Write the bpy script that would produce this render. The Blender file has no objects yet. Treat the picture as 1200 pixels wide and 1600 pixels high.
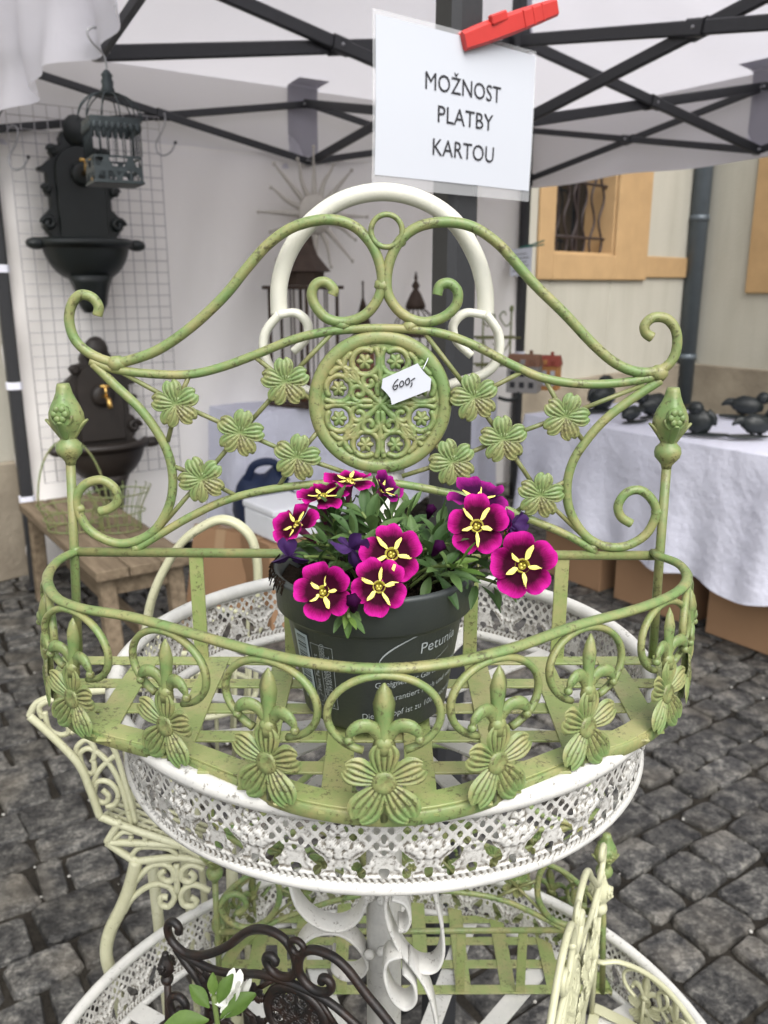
import bpy, bmesh, math, random
import numpy as np
from mathutils import Vector, Matrix
random.seed(7); np.random.seed(7)
R = math.radians
SC = bpy.context.scene
COL = SC.collection
# ------------------------------------------------------------------ camera
H = 1.36; FPX = 1324.0; PITCH = R(15.1)
cam = bpy.data.cameras.new('camera'); camo = bpy.data.objects.new('camera', cam); COL.objects.link(camo)
camo.location = (0, 0, H); camo.rotation_euler = (R(90) - PITCH, 0, 0)
cam.sensor_fit = 'VERTICAL'; cam.sensor_height = 36; cam.sensor_width = 27; cam.lens = FPX / 1600 * 36
cam.clip_start = .02; cam.clip_end = 500
cam.dof.use_dof = True; cam.dof.focus_distance = .56; cam.dof.aperture_fstop = 13
SC.camera = camo
# ------------------------------------------------------------------ world, sun, exposure
SUN_EL, SUN_AZ = R(50), R(158)           # azimuth: clockwise from +Y, soft light from behind the camera
w = bpy.data.worlds.new('World'); SC.world = w; w.use_nodes = True
nt = w.node_tree; bg = nt.nodes['Background']
sk = nt.nodes.new('ShaderNodeTexSky'); sk.sky_type = 'NISHITA'; sk.sun_disc = False
sk.sun_elevation = SUN_EL; sk.sun_rotation = SUN_AZ; sk.dust_density = 4; sk.air_density = 1.2
hs = nt.nodes.new('ShaderNodeHueSaturation'); hs.inputs['Saturation'].default_value = .3
nt.links.new(sk.outputs[0], hs.inputs['Color']); nt.links.new(hs.outputs[0], bg.inputs[0]); bg.inputs[1].default_value = .15
sl = bpy.data.lights.new('sun', 'SUN'); sl.energy = .9; sl.angle = R(45); sl.color = (1, .96, .9)
so = bpy.data.objects.new('sun', sl); COL.objects.link(so)
sd = Vector((math.sin(SUN_AZ) * math.cos(SUN_EL), math.cos(SUN_AZ) * math.cos(SUN_EL), math.sin(SUN_EL)))
so.rotation_euler = sd.to_track_quat('Z', 'Y').to_euler()
SC.view_settings.view_transform = 'Standard'; SC.view_settings.look = 'None'
SC.view_settings.exposure = .98; SC.view_settings.gamma = 1

SC.cycles.max_bounces = 7; SC.cycles.diffuse_bounces = 4; SC.cycles.glossy_bounces = 3; SC.cycles.transmission_bounces = 4
# ------------------------------------------------------------------ helpers: measuring
SP, CP = math.sin(PITCH), math.cos(PITCH)
def ray(px, py):
    u = (px - 600) / FPX; v = (800 - py) / FPX
    return Vector((u, CP + v * SP, -SP + v * CP))
C0 = Vector((0, 0, H))
def onY(px, py, Y): d = ray(px, py); return C0 + d * (Y / d.y)
def onZ(px, py, Z): d = ray(px, py); return C0 + d * ((Z - H) / d.z)
def onP(px, py, p, n): d = ray(px, py); return C0 + d * ((p - C0).dot(n) / d.dot(n))
def atD(px, py, zc): return C0 + ray(px, py) * zc
# ------------------------------------------------------------------ helpers: scene
def tag(o, label=None, cat=None, group=None, kind=None):
    for k, v in (('label', label), ('category', cat), ('group', group), ('kind', kind)):
        if v: o[k] = v
    return o
def empty(name, loc=(0, 0, 0), label=None, cat=None, group=None, rz=0):
    o = bpy.data.objects.new(name, None); COL.objects.link(o); o.location = loc; o.rotation_euler = (0, 0, rz)
    o.empty_display_size = .05
    return tag(o, label, cat, group)
class MB:
    def __init__(s): s.v = []; s.f = []
    def add(s, v, f, M=None):
        b = len(s.v)
        s.v += [tuple(M @ Vector(p)) for p in v] if M is not None else [tuple(p) for p in v]
        s.f += [tuple(i + b for i in q) for q in f]; return s
    def build(s, name, mat, parent=None, smooth=True, loc=None):
        me = bpy.data.meshes.new(name); me.from_pydata(s.v, [], s.f); me.update()
        if smooth: me.polygons.foreach_set('use_smooth', [True] * len(me.polygons))
        if mat: me.materials.append(mat)
        o = bpy.data.objects.new(name, me); COL.objects.link(o)
        if parent: o.parent = parent
        if loc is not None: o.location = loc
        return o
def inst(o, name, parent, loc=(0, 0, 0), rot=(0, 0, 0), sc=(1, 1, 1), mat=None):
    c = bpy.data.objects.new(name, o.data if hasattr(o, 'data') else o); COL.objects.link(c); c.parent = parent
    c.location = loc; c.rotation_euler = rot; c.scale = sc
    if mat: setmat(c, mat)
    return c
def setmat(o, m):
    if o.type == 'MESH' and o.material_slots:
        o.material_slots[0].link = 'OBJECT'; o.material_slots[0].material = m
def copy_tree(o, parent=None, mm=None):
    c = o.copy(); COL.objects.link(c); c.parent = parent
    if mm and o.type == 'MESH' and o.data.materials and o.data.materials[0].name in mm: setmat(c, mm[o.data.materials[0].name])
    for ch in list(o.children): copy_tree(ch, c, mm)
    return c
def cat(pts, n=6, closed=False):
    P = [Vector(p) for p in pts]; out = []; m = len(P)
    g = (lambda i: P[i % m]) if closed else (lambda i: P[min(max(i, 0), m - 1)])
    for i in range(m if closed else m - 1):
        a, b, c, d = g(i - 1), g(i), g(i + 1), g(i + 2)
        for k in range(n):
            t = k / n
            out.append(.5 * ((2 * b) + (c - a) * t + (2 * a - 5 * b + 4 * c - d) * t * t + (3 * b - a - 3 * c + d) * t ** 3))
    if not closed: out.append(P[-1].copy())
    return out
def sweep(path, sec, ref=None, closed=False, scale=None, caps=True):
    """sec: list of 2D points (a along side, b along ref normal)"""
    P = [Vector(p) for p in path]; m = len(P); n = len(sec); v = []; f = []
    N = None
    for i in range(m):
        if closed: t = P[(i + 1) % m] - P[i - 1]
        else: t = P[min(i + 1, m - 1)] - P[max(i - 1, 0)]
        if t.length < 1e-9: t = Vector((0, 0, 1))
        t.normalize()
        if ref is not None:
            rr = Vector(ref); N = rr - t * rr.dot(t)
            if N.length < 1e-4: N = t.orthogonal()
        else:
            N = t.orthogonal() if N is None else N - t * N.dot(t)
            if N.length < 1e-6: N = t.orthogonal()
        N = N.normalized(); B = t.cross(N); s = scale[i] if scale is not None else 1
        for a, b in sec: v.append(P[i] + B * (a * s) + N * (b * s))
    for i in range(m if closed else m - 1):
        j = (i + 1) % m
        for k in range(n):
            l = (k + 1) % n; f.append((i * n + k, j * n + k, j * n + l, i * n + l))
    if caps and not closed: f.append(tuple(range(n))); f.append(tuple((m - 1) * n + k for k in range(n - 1, -1, -1)))
    return v, f
def circ(r, n=8, flat=1): return [(r * math.cos(2 * math.pi * k / n), r * flat * math.sin(2 * math.pi * k / n)) for k in range(n)]
def rect(a, b, c=.25):
    h = min(a, b) * c; a /= 2; b /= 2
    return [(a - h, -b), (a, -b + h), (a, b - h), (a - h, b), (-a + h, b), (-a, b - h), (-a, -b + h), (-a + h, -b)]
def tube(path, r, n=8, **k): return sweep(path, circ(r, n), **k)
def seg(a, b, r, n=6): return tube([a, b], r, n)
def lathe(prof, n=24, mod=None):
    v = []; f = []; m = len(prof)
    for i, (r, z) in enumerate(prof):
        for k in range(n):
            a = 2 * math.pi * k / n; q = r * (mod(a, i) if mod else 1); v.append((q * math.cos(a), q * math.sin(a), z))
    for i in range(m - 1):
        for k in range(n):
            l = (k + 1) % n; f.append((i * n + k, i * n + l, (i + 1) * n + l, (i + 1) * n + k))
    f.append(tuple(range(n - 1, -1, -1))); f.append(tuple((m - 1) * n + k for k in range(n)))
    return v, f
def box(sx, sy, sz, bev=.0):
    bm = bmesh.new(); bmesh.ops.create_cube(bm, size=1); bmesh.ops.scale(bm, vec=(sx, sy, sz), verts=bm.verts)
    if bev: bmesh.ops.bevel(bm, geom=bm.edges[:], offset=bev, segments=2, affect='EDGES', profile=.5)
    bm.verts.index_update(); v = [x.co.copy() for x in bm.verts]; f = [tuple(q.index for q in p.verts) for p in bm.faces]; bm.free(); return v, f
def sphere(r, n=10, m=7, sc=(1, 1, 1)):
    v = [(0, 0, r * sc[2])]; f = []
    for i in range(1, m):
        t = math.pi * i / m
        for k in range(n): p = 2 * math.pi * k / n; v.append((r * sc[0] * math.sin(t) * math.cos(p), r * sc[1] * math.sin(t) * math.sin(p), r * sc[2] * math.cos(t)))
    v.append((0, 0, -r * sc[2])); L = len(v) - 1
    for k in range(n):
        l = (k + 1) % n; f.append((0, 1 + k, 1 + l)); f.append((L, L - n + l, L - n + k))
        for i in range(m - 2): a = 1 + i * n; f.append((a + k, a + n + k, a + n + l, a + l))
    return v, f
def extr(poly, th):
    """2D outline in x,z extruded along y, chamfered front"""
    n = len(poly); v = []; f = []
    c = (sum(p[0] for p in poly) / n, sum(p[1] for p in poly) / n)
    for y, s in ((th / 2, 1), (-th / 2 * .5, 1), (-th / 2, .97)):
        for x, z in poly: v.append((c[0] + (x - c[0]) * s, y, c[1] + (z - c[1]) * s))
    for r in range(2):
        for k in range(n): l = (k + 1) % n; f.append((r * n + k, r * n + l, (r + 1) * n + l, (r + 1) * n + k))
    f.append(tuple(range(n - 1, -1, -1))); f.append(tuple(2 * n + k for k in range(n))); return v, f
def T(loc=(0, 0, 0), rot=(0, 0, 0), sc=(1, 1, 1)):
    from mathutils import Euler
    return Matrix.LocRotScale(Vector(loc), Euler(rot), Vector(sc))
def frame(o, x, y, z): # matrix from axes
    M = Matrix((x, y, z)).transposed().to_4x4(); M.translation = o; return M
def text_mesh(body, size, align='CENTER', sp=1.0, offs=0):
    cu = bpy.data.curves.new('txt', 'FONT'); cu.body = body; cu.size = size; cu.align_x = align; cu.align_y = 'CENTER'; cu.space_character = sp; cu.resolution_u = 3; cu.offset = offs
    ob = bpy.data.objects.new('txt', cu); COL.objects.link(ob)
    dg = bpy.context.evaluated_depsgraph_get(); me = bpy.data.meshes.new_from_object(ob.evaluated_get(dg))
    v = [x.co.copy() for x in me.vertices]; f = [tuple(p.vertices) for p in me.polygons]
    bpy.data.objects.remove(ob); bpy.data.curves.remove(cu); bpy.data.meshes.remove(me); return v, f
# pierced, embossed sheet from a distance field
def dist_poly(X, Y, lines):
    D = np.full(X.shape, 1e9)
    for L in lines:
        for a, b in zip(L[:-1], L[1:]):
            ax, ay = a; dx, dy = b[0] - ax, b[1] - ay; q = dx * dx + dy * dy + 1e-12
            t = np.clip(((X - ax) * dx + (Y - ay) * dy) / q, 0, 1); D = np.minimum(D, np.hypot(X - ax - t * dx, Y - ay - t * dy))
    return D
def sheet(P, solid, name, mat, parent, wrap=False, it=2, thick=None):
    """P: (nu,nv,3) points; keeps the quads whose corners are solid, then smooths the cut edges"""
    nu, nv = solid.shape; idx = np.arange(nu * nv).reshape(nu, nv)
    i2 = np.roll(idx, -1, 0); s2 = np.roll(solid, -1, 0)
    a, b, c, d = idx[:, :-1], i2[:, :-1], i2[:, 1:], idx[:, 1:]
    ok = solid[:, :-1] & s2[:, :-1] & s2[:, 1:] & solid[:, 1:]
    if not wrap: ok[-1, :] = False
    Q = np.stack([a[ok], b[ok], c[ok], d[ok]], 1)
    us = np.unique(Q); mp = np.full(nu * nv, -1); mp[us] = np.arange(len(us)); Q = mp[Q]; V = P.reshape(-1, 3)[us].copy()
    E = np.concatenate([Q[:, [0, 1]], Q[:, [1, 2]], Q[:, [2, 3]], Q[:, [3, 0]]]); Es = np.sort(E, 1)
    u, cnt = np.unique(Es, axis=0, return_counts=True); Bd = u[cnt == 1]
    for _ in range(it):
        S = np.zeros_like(V); N = np.zeros(len(V))
        for k in (0, 1): np.add.at(S, Bd[:, k], V[Bd[:, 1 - k]]); np.add.at(N, Bd[:, k], 1)
        m = N > 0; V[m] = V[m] * .4 + S[m] / N[m, None] * .6
    me = bpy.data.meshes.new(name); me.from_pydata(V.tolist(), [], Q.tolist()); me.update()
    me.polygons.foreach_set('use_smooth', [True] * len(me.polygons)); me.materials.append(mat)
    o = bpy.data.objects.new(name, me); COL.objects.link(o); o.parent = parent
    if thick: md = o.modifiers.new('thick', 'SOLIDIFY'); md.thickness = thick; md.offset = 0
    return o
# ------------------------------------------------------------------ materials
class NM:
    def __init__(s, name):
        s.m = bpy.data.materials.new(name); s.m.use_nodes = True; s.t = s.m.node_tree; s.b = s.t.nodes['Principled BSDF']; s.tc = s.t.nodes.new('ShaderNodeTexCoord')
    def n(s, ty, **k):
        q = s.t.nodes.new('ShaderNode' + ty)
        for a, b in k.items():
            if a[0] == '_': setattr(q, a[1:], b)
            else: q.inputs[a.replace('_', ' ')].default_value = b
        return q
    def l(s, a, b): s.t.links.new(a, b)
    def noise(s, sc, det=4, rough=.6, co='Object', vec=None):
        q = s.n('TexNoise', Scale=sc, Detail=det, Roughness=rough); s.l(vec if vec else s.tc.outputs[co], q.inputs['Vector']); return q.outputs['Fac']
    def ramp(s, x, stops):
        q = s.n('ValToRGB'); e = q.color_ramp.elements
        while len(e) < len(stops): e.new(.5)
        for k, (p, c) in enumerate(stops): e[k].position = p; e[k].color = (*c, 1) if hasattr(c, '__len__') else (c, c, c, 1)
        s.l(x, q.inputs[0]); return q.outputs[0]
    def mix(s, f, a, b, ty='MIX'):
        q = s.n('Mix', _data_type='RGBA', _blend_type=ty)
        for x, i in ((f, 0), (a, 6), (b, 7)):
            if hasattr(x, 'links'): s.l(x, q.inputs[i])
            elif i == 0: q.inputs[0].default_value = x
            else: q.inputs[i].default_value = (*x, 1)
        return q.outputs[2]
    def math(s, op, a, b=0.0):
        q = s.n('Math', _operation=op)
        for x, i in ((a, 0), (b, 1)):
            if hasattr(x, 'links'): s.l(x, q.inputs[i])
            else: q.inputs[i].default_value = x
        return q.outputs[0]
    def bump(s, h, st=.3, d=.002):
        q = s.n('Bump', Strength=st, Distance=d); s.l(h, q.inputs['Height']); s.l(q.outputs[0], s.b.inputs['Normal']); return s
    def col(s, c):
        if hasattr(c, 'links'): s.l(c, s.b.inputs['Base Color'])
        else: s.b.inputs['Base Color'].default_value = (*c, 1)
        return s
    def rough(s, r, spec=.5, metal=0): s.b.inputs['Roughness'].default_value = r; s.b.inputs['Specular IOR Level'].default_value = spec; s.b.inputs['Metallic'].default_value = metal; return s
def plain(name, c, r=.6, var=.15, sc=8, spec=.4, metal=0, bump=0, bsc=60):
    N = NM(name); f = N.noise(sc, 5)
    N.col(N.mix(f, tuple(x * (1 - var) for x in c), tuple(min(1, x * (1 + var)) for x in c))).rough(r, spec, metal)
    if bump: N.bump(N.noise(bsc, 5), bump)
    return N.m
def paint(name, base, alt, dark, sc=25, wear=.62, edge=.5, r=.55, altamt=(.42, .62), cav=(.42, .485)):
    """brushed, antiqued enamel on iron: two tones, rubbed edges, dark flecks"""
    N = NM(name); f = N.noise(sc, 4, .7)
    c = N.mix(N.ramp(f, [(altamt[0], 0), (altamt[1], 1)]), base, alt)
    f2 = N.noise(sc * 9, 4, .75); f3 = N.noise(sc * 1.7, 2)
    m = N.math('ADD', N.math('MULTIPLY', f2, .7), N.math('MULTIPLY', f3, .3))
    c = N.mix(N.ramp(m, [(wear - .06, 0), (wear, .75)]), c, dark)
    g = N.n('NewGeometry'); pt = g.outputs['Pointiness']
    pe = N.math('ADD', pt, N.math('MULTIPLY', N.math('SUBTRACT', f2, .5), .12))
    c = N.mix(N.math('MULTIPLY', N.ramp(pe, [(cav[0], 1), (cav[1], 0)]), edge), c, dark)
    c = N.mix(N.math('MULTIPLY', N.ramp(pe, [(.56, 0), (.64, 1)]), edge * .6), c, tuple(x * .5 + y * .5 for x, y in zip(alt, dark)))
    N.col(c).rough(r, .45); N.bump(m, .35, .0012); return N.m
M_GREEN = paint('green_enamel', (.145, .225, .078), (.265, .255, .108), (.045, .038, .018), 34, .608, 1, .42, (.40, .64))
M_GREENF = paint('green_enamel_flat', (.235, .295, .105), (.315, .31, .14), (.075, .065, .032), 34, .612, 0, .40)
M_LACE = paint('white_lace_enamel', (.58, .575, .55), (.50, .495, .47), (.13, .115, .09), 26, .615, .95, .42, (.42, .62), (.462, .503))
M_WHITE = paint('white_enamel', (.60, .595, .565), (.52, .52, .50), (.10, .085, .065), 24, .645, .8, .42)
M_WHITEF = paint('white_enamel_flat', (.60, .595, .565), (.53, .53, .51), (.14, .12, .09), 24, .65, 0, .42)
M_IVORY = paint('ivory_enamel', (.62, .615, .53), (.57, .57, .50), (.12, .10, .07), 16, .685, .35, .30)
M_CREAM = paint('cream_enamel', (.50, .50, .345), (.44, .44, .29), (.15, .135, .075), 22, .645, .4, .42)
M_RUST = paint('rusty_iron', (.010, .009, .009), (.022, .012, .009), (.075, .032, .015), 30, .66, .25, .42)
M_BLACK = plain('black_powder_coat', (.022, .023, .026), .45, .25, 60, .5, 0, .12, 300)
M_CASTG = plain('dark_green_cast_iron', (.008, .012, .012), .4, .4, 20, .5, .0, .3, 120)
M_CASTB = plain('brown_cast_iron', (.020, .015, .012), .5, .4, 20, .5, 0, .3, 120)
M_BRASS = plain('brass', (.75, .48, .16), .25, .1, 30, .5, 1)
M_STEEL = plain('galvanised_wire', (.35, .35, .36), .4, .2, 60, .5, .7)
M_GRID = plain('white_wire', (.40, .39, .40), .5, .05)
M_CAGE = plain('verdigris_tin', (.040, .050, .054), .55, .5, 40, .4, .4)
M_LANT = plain('antique_brown_metal', (.06, .04, .03), .6, .5, 25, .4, .3)
M_TERRA = plain('brown_tin_roof', (.20, .10, .06), .6, .3, 40)
M_SUN = plain('weathered_sun_metal', (.56, .53, .47), .6, .15, 30, .4, .2)
M_RED = plain('red_plastic', (.50, .035, .03), .38, .12, 30, .5)
M_TEAL = plain('green_plastic', (.01, .12, .09), .4, .1)
M_PAPER = plain('paper', (.53, .555, .61), .5, .02, 5)
M_INK = plain('ink', (.025, .025, .03), .6, .05)
M_PRINT = plain('white_print', (.30, .33, .34), .6, .05)
M_BARP = plain('barcode_panel', (.33, .39, .42), .5, .05)
M_GREYINK = plain('pot_ink', (.05, .06, .065), .5, .05)
M_POT = plain('grey_pot_plastic', (.040, .046, .047), .42, .1, 40, .45, 0, .08, 400)
M_BLUE = plain('blue_nylon', (.008, .018, .055), .6, .3, 12, .4, 0, .4, 40)
M_FOAM = plain('white_foam', (.72, .74, .78), .8, .05, 30, .3, 0, .3, 200)
M_OCHRE = plain('ochre_plaster', (.42, .28, .145), .85, .22, 5, .2, 0, .7, 40)
M_ZINC = plain('zinc_downpipe', (.10, .12, .14), .45, .2, 10, .5, .3)
M_GLASS = plain('dark_window_glass', (.012, .014, .016), .08, .1, 4, .6)
M_IRON = plain('window_bar_iron', (.035, .025, .025), .6, .3, 40)
M_STAKE = plain('step_stone', (.20, .185, .16), .9, .3, 12, .2, 0, .6, 30)
M_HOUSEW = plain('model_house_grey', (.28, .27, .26), .7, .2, 60)
M_HOUSEO = plain('model_house_ochre', (.50, .24, .08), .7, .2, 60)
M_HOUSER = plain('model_house_red', (.28, .06, .04), .7, .2, 60)
M_STRAP = plain('white_webbing', (.75, .76, .85), .8, .05)
def mk_cloth():
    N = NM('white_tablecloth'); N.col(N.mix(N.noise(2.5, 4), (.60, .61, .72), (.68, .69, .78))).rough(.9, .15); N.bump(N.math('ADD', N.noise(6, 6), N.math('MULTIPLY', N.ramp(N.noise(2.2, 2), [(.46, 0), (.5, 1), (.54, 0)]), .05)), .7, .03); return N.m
M_CLOTH = mk_cloth()
def mk_canvas(name, c, tr):
    N = NM(name); co = N.mix(N.noise(1.3, 5), tuple(x * .94 for x in c), c); N.col(co).rough(.8, .2)
    t = N.n('BsdfTranslucent'); N.l(co, t.inputs[0]); mx = N.n('MixShader', Fac=tr)
    N.l(N.b.outputs[0], mx.inputs[1]); N.l(t.outputs[0], mx.inputs[2]); N.l(mx.outputs[0], N.t.nodes['Material Output'].inputs[0])
    N.bump(N.noise(5, 6), .35, .02); return N.m
M_CANVAS = mk_canvas('tent_canvas', (.76, .75, .81), .53)
M_WALLC = mk_canvas('tent_wall_cloth', (.93, .905, .88), .08)
M_PATCH = mk_canvas('grey_reinforcing_patch', (.40, .39, .44), .2)
def mk_plastic():
    N = NM('clear_sleeve'); N.col((.9, .92, .95)).rough(.15, .5); t = N.n('BsdfTransparent'); mx = N.n('MixShader', Fac=.72)
    N.l(N.b.outputs[0], mx.inputs[1]); N.l(t.outputs[0], mx.inputs[2]); N.l(mx.outputs[0], N.t.nodes['Material Output'].inputs[0]); return N.m
M_SLEEVE = mk_plastic()
def mk_stucco():
    N = NM('cream_stucco'); mp = N.n('Mapping'); mp.inputs['Scale'].default_value = (1, 1, .12); N.l(N.tc.outputs['Object'], mp.inputs[0])
    st = N.noise(5, 5, .6, vec=mp.outputs[0]); c = N.mix(N.ramp(st, [(.40, 0), (.68, 1)]), (.44, .428, .375), (.385, .372, .32))
    c = N.mix(N.ramp(N.noise(1.1, 5), [(.42, 0), (.7, .5)]), c, (.49, .475, .415)); N.col(c).rough(.95, .1); N.bump(N.noise(45, 6), .6, .006); return N.m
M_STUCCO = mk_stucco()
def mk_plinth():
    N = NM('damp_plinth'); c = N.mix(N.ramp(N.noise(2.2, 6), [(.35, 0), (.7, 1)]), (.21, .18, .14), (.34, .30, .235)); N.col(c).rough(.95, .1); N.bump(N.noise(30, 6), .7, .01); return N.m
M_PLINTH = mk_plinth()
def mk_stone():
    N = NM('basalt_cobble'); oi = N.n('ObjectInfo'); wp_ = N.n('NewGeometry').outputs['Position']; g = N.noise(20, 5, .72, vec=wp_); g2 = N.noise(110, 4, .75, vec=wp_); g3 = N.noise(5, 3, vec=wp_)
    c = N.ramp(N.math('ADD', N.math('MULTIPLY', g, .6), N.math('MULTIPLY', g2, .4)), [(.41, (.015, .015, .016)), (.475, (.046, .045, .044)), (.535, (.095, .093, .087)), (.60, (.21, .203, .184))])
    c = N.mix(N.ramp(g3, [(.5, 0), (.72, .5)]), c, (.15, .13, .10))
    rv = N.math('ADD', N.math('MULTIPLY', oi.outputs['Random'], .6), .55); cc = N.n('CombineColor')
    for i in range(3): N.l(rv, cc.inputs[i])
    c = N.mix(1.0, c, cc.outputs[0], 'MULTIPLY'); N.col(c).rough(.55, .4)
    N.bump(N.math('ADD', N.math('MULTIPLY', N.noise(38, 5, .68, vec=wp_), .9), N.math('MULTIPLY', g2, .35)), 1, .011); return N.m
M_STONE = mk_stone()
def mk_dirt():
    N = NM('joint_dirt'); N.col(N.ramp(N.noise(9, 8, .75), [(.3, (.010, .009, .008)), (.55, (.026, .023, .019)), (.8, (.06, .055, .045))])).rough(.95, .1); N.bump(N.noise(120, 6), .8, .006); return N.m
M_DIRT = mk_dirt()
M_GRIT = plain('pale_grit', (.42, .41, .38), .9, .4, 200)
def mk_wood():
    N = NM('weathered_wood'); mp = N.n('Mapping'); mp.inputs['Scale'].default_value = (2, 22, 22); N.l(N.tc.outputs['Object'], mp.inputs[0])
    N.col(N.ramp(N.noise(2, 6, .65, vec=mp.outputs[0]), [(.3, (.10, .075, .05)), (.6, (.20, .155, .105)), (.8, (.26, .21, .15))])).rough(.8, .2); return N.m
M_WOOD = mk_wood()
M_CARD = plain('cardboard', (.33, .20, .115), .85, .1, 6, .15, 0, .2, 60)
M_CARDT = plain('packing_tape', (.40, .27, .16), .3, .05)
def mk_soil():
    N = NM('potting_soil'); N.col(N.ramp(N.noise(140, 7, .8), [(.35, (.010, .007, .005)), (.6, (.03, .02, .014)), (.8, (.10, .06, .035))])).rough(.95, .1); N.bump(N.noise(200, 6), 1, .006); return N.m
M_SOIL = mk_soil()
def leafmat(name, a, b, tr=.25):
    N = NM(name); oi = N.n('ObjectInfo'); c = N.mix(oi.outputs['Random'], a, b); c = N.mix(N.ramp(N.noise(120, 4), [(.4, 0), (.7, .35)]), c, tuple(x * .6 for x in a))
    N.col(c).rough(.55, .35); t = N.n('BsdfTranslucent'); N.l(c, t.inputs[0]); mx = N.n('MixShader', Fac=tr)
    N.l(N.b.outputs[0], mx.inputs[1]); N.l(t.outputs[0], mx.inputs[2]); N.l(mx.outputs[0], N.t.nodes['Material Output'].inputs[0]); N.bump(N.noise(300, 3), .2, .001); return N.m
M_LEAF = leafmat('petunia_leaf', (.045, .10, .030), (.12, .20, .065))
M_LEAF2 = leafmat('bright_leaf', (.07, .14, .025), (.12, .20, .04))
M_STEM = plain('stem_green', (.12, .17, .05), .6, .2, 60)
M_YEL = plain('yellow_star', (.80, .68, .16), .55, .15, 300)
M_THROAT = plain('olive_throat', (.26, .22, .015), .6, .3, 300)
M_WPET = plain('white_petal', (.75, .76, .72), .6, .05)
def petalmat(name, edge, mid, core, back=False):
    N = NM(name); uv = N.n('UVMap'); sx = N.n('SeparateXYZ'); N.l(uv.outputs[0], sx.inputs[0])
    f = N.math('ADD', sx.outputs[1], N.math('MULTIPLY', N.math('SUBTRACT', N.noise(420, 3), .5), .16))
    mp = N.n('Mapping'); mp.inputs['Scale'].default_value = (14, 1.2, 1); N.l(uv.outputs[0], mp.inputs[0])
    f = N.math('ADD', f, N.math('MULTIPLY', N.math('SUBTRACT', N.noise(3, 3, vec=mp.outputs[0]), .5), .30))
    c = N.ramp(f, [(.25, core), (.50, core), (.73, mid), (.95, edge)]); N.col(c).rough(.7, .08)
    t = N.n('BsdfTranslucent'); N.l(c, t.inputs[0]); mx = N.n('MixShader', Fac=.22)
    N.l(N.b.outputs[0], mx.inputs[1]); N.l(t.outputs[0], mx.inputs[2]); N.l(mx.outputs[0], N.t.nodes['Material Output'].inputs[0]); N.bump(N.noise(500, 3), .2, .0008); return N.m
M_PETAL = petalmat('magenta_petal', (.50, .012, .26), (.24, .003, .10), (.030, .0004, .010))
M_PETAL2 = petalmat('violet_petal', (.30, .012, .20), (.14, .006, .10), (.03, .002, .03))
M_WILT = plain('wilted_violet', (.035, .008, .075), .7, .4, 200)
M_TUBE = plain('corolla_tube', (.17, .02, .09), .6, .3, 200)
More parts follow.
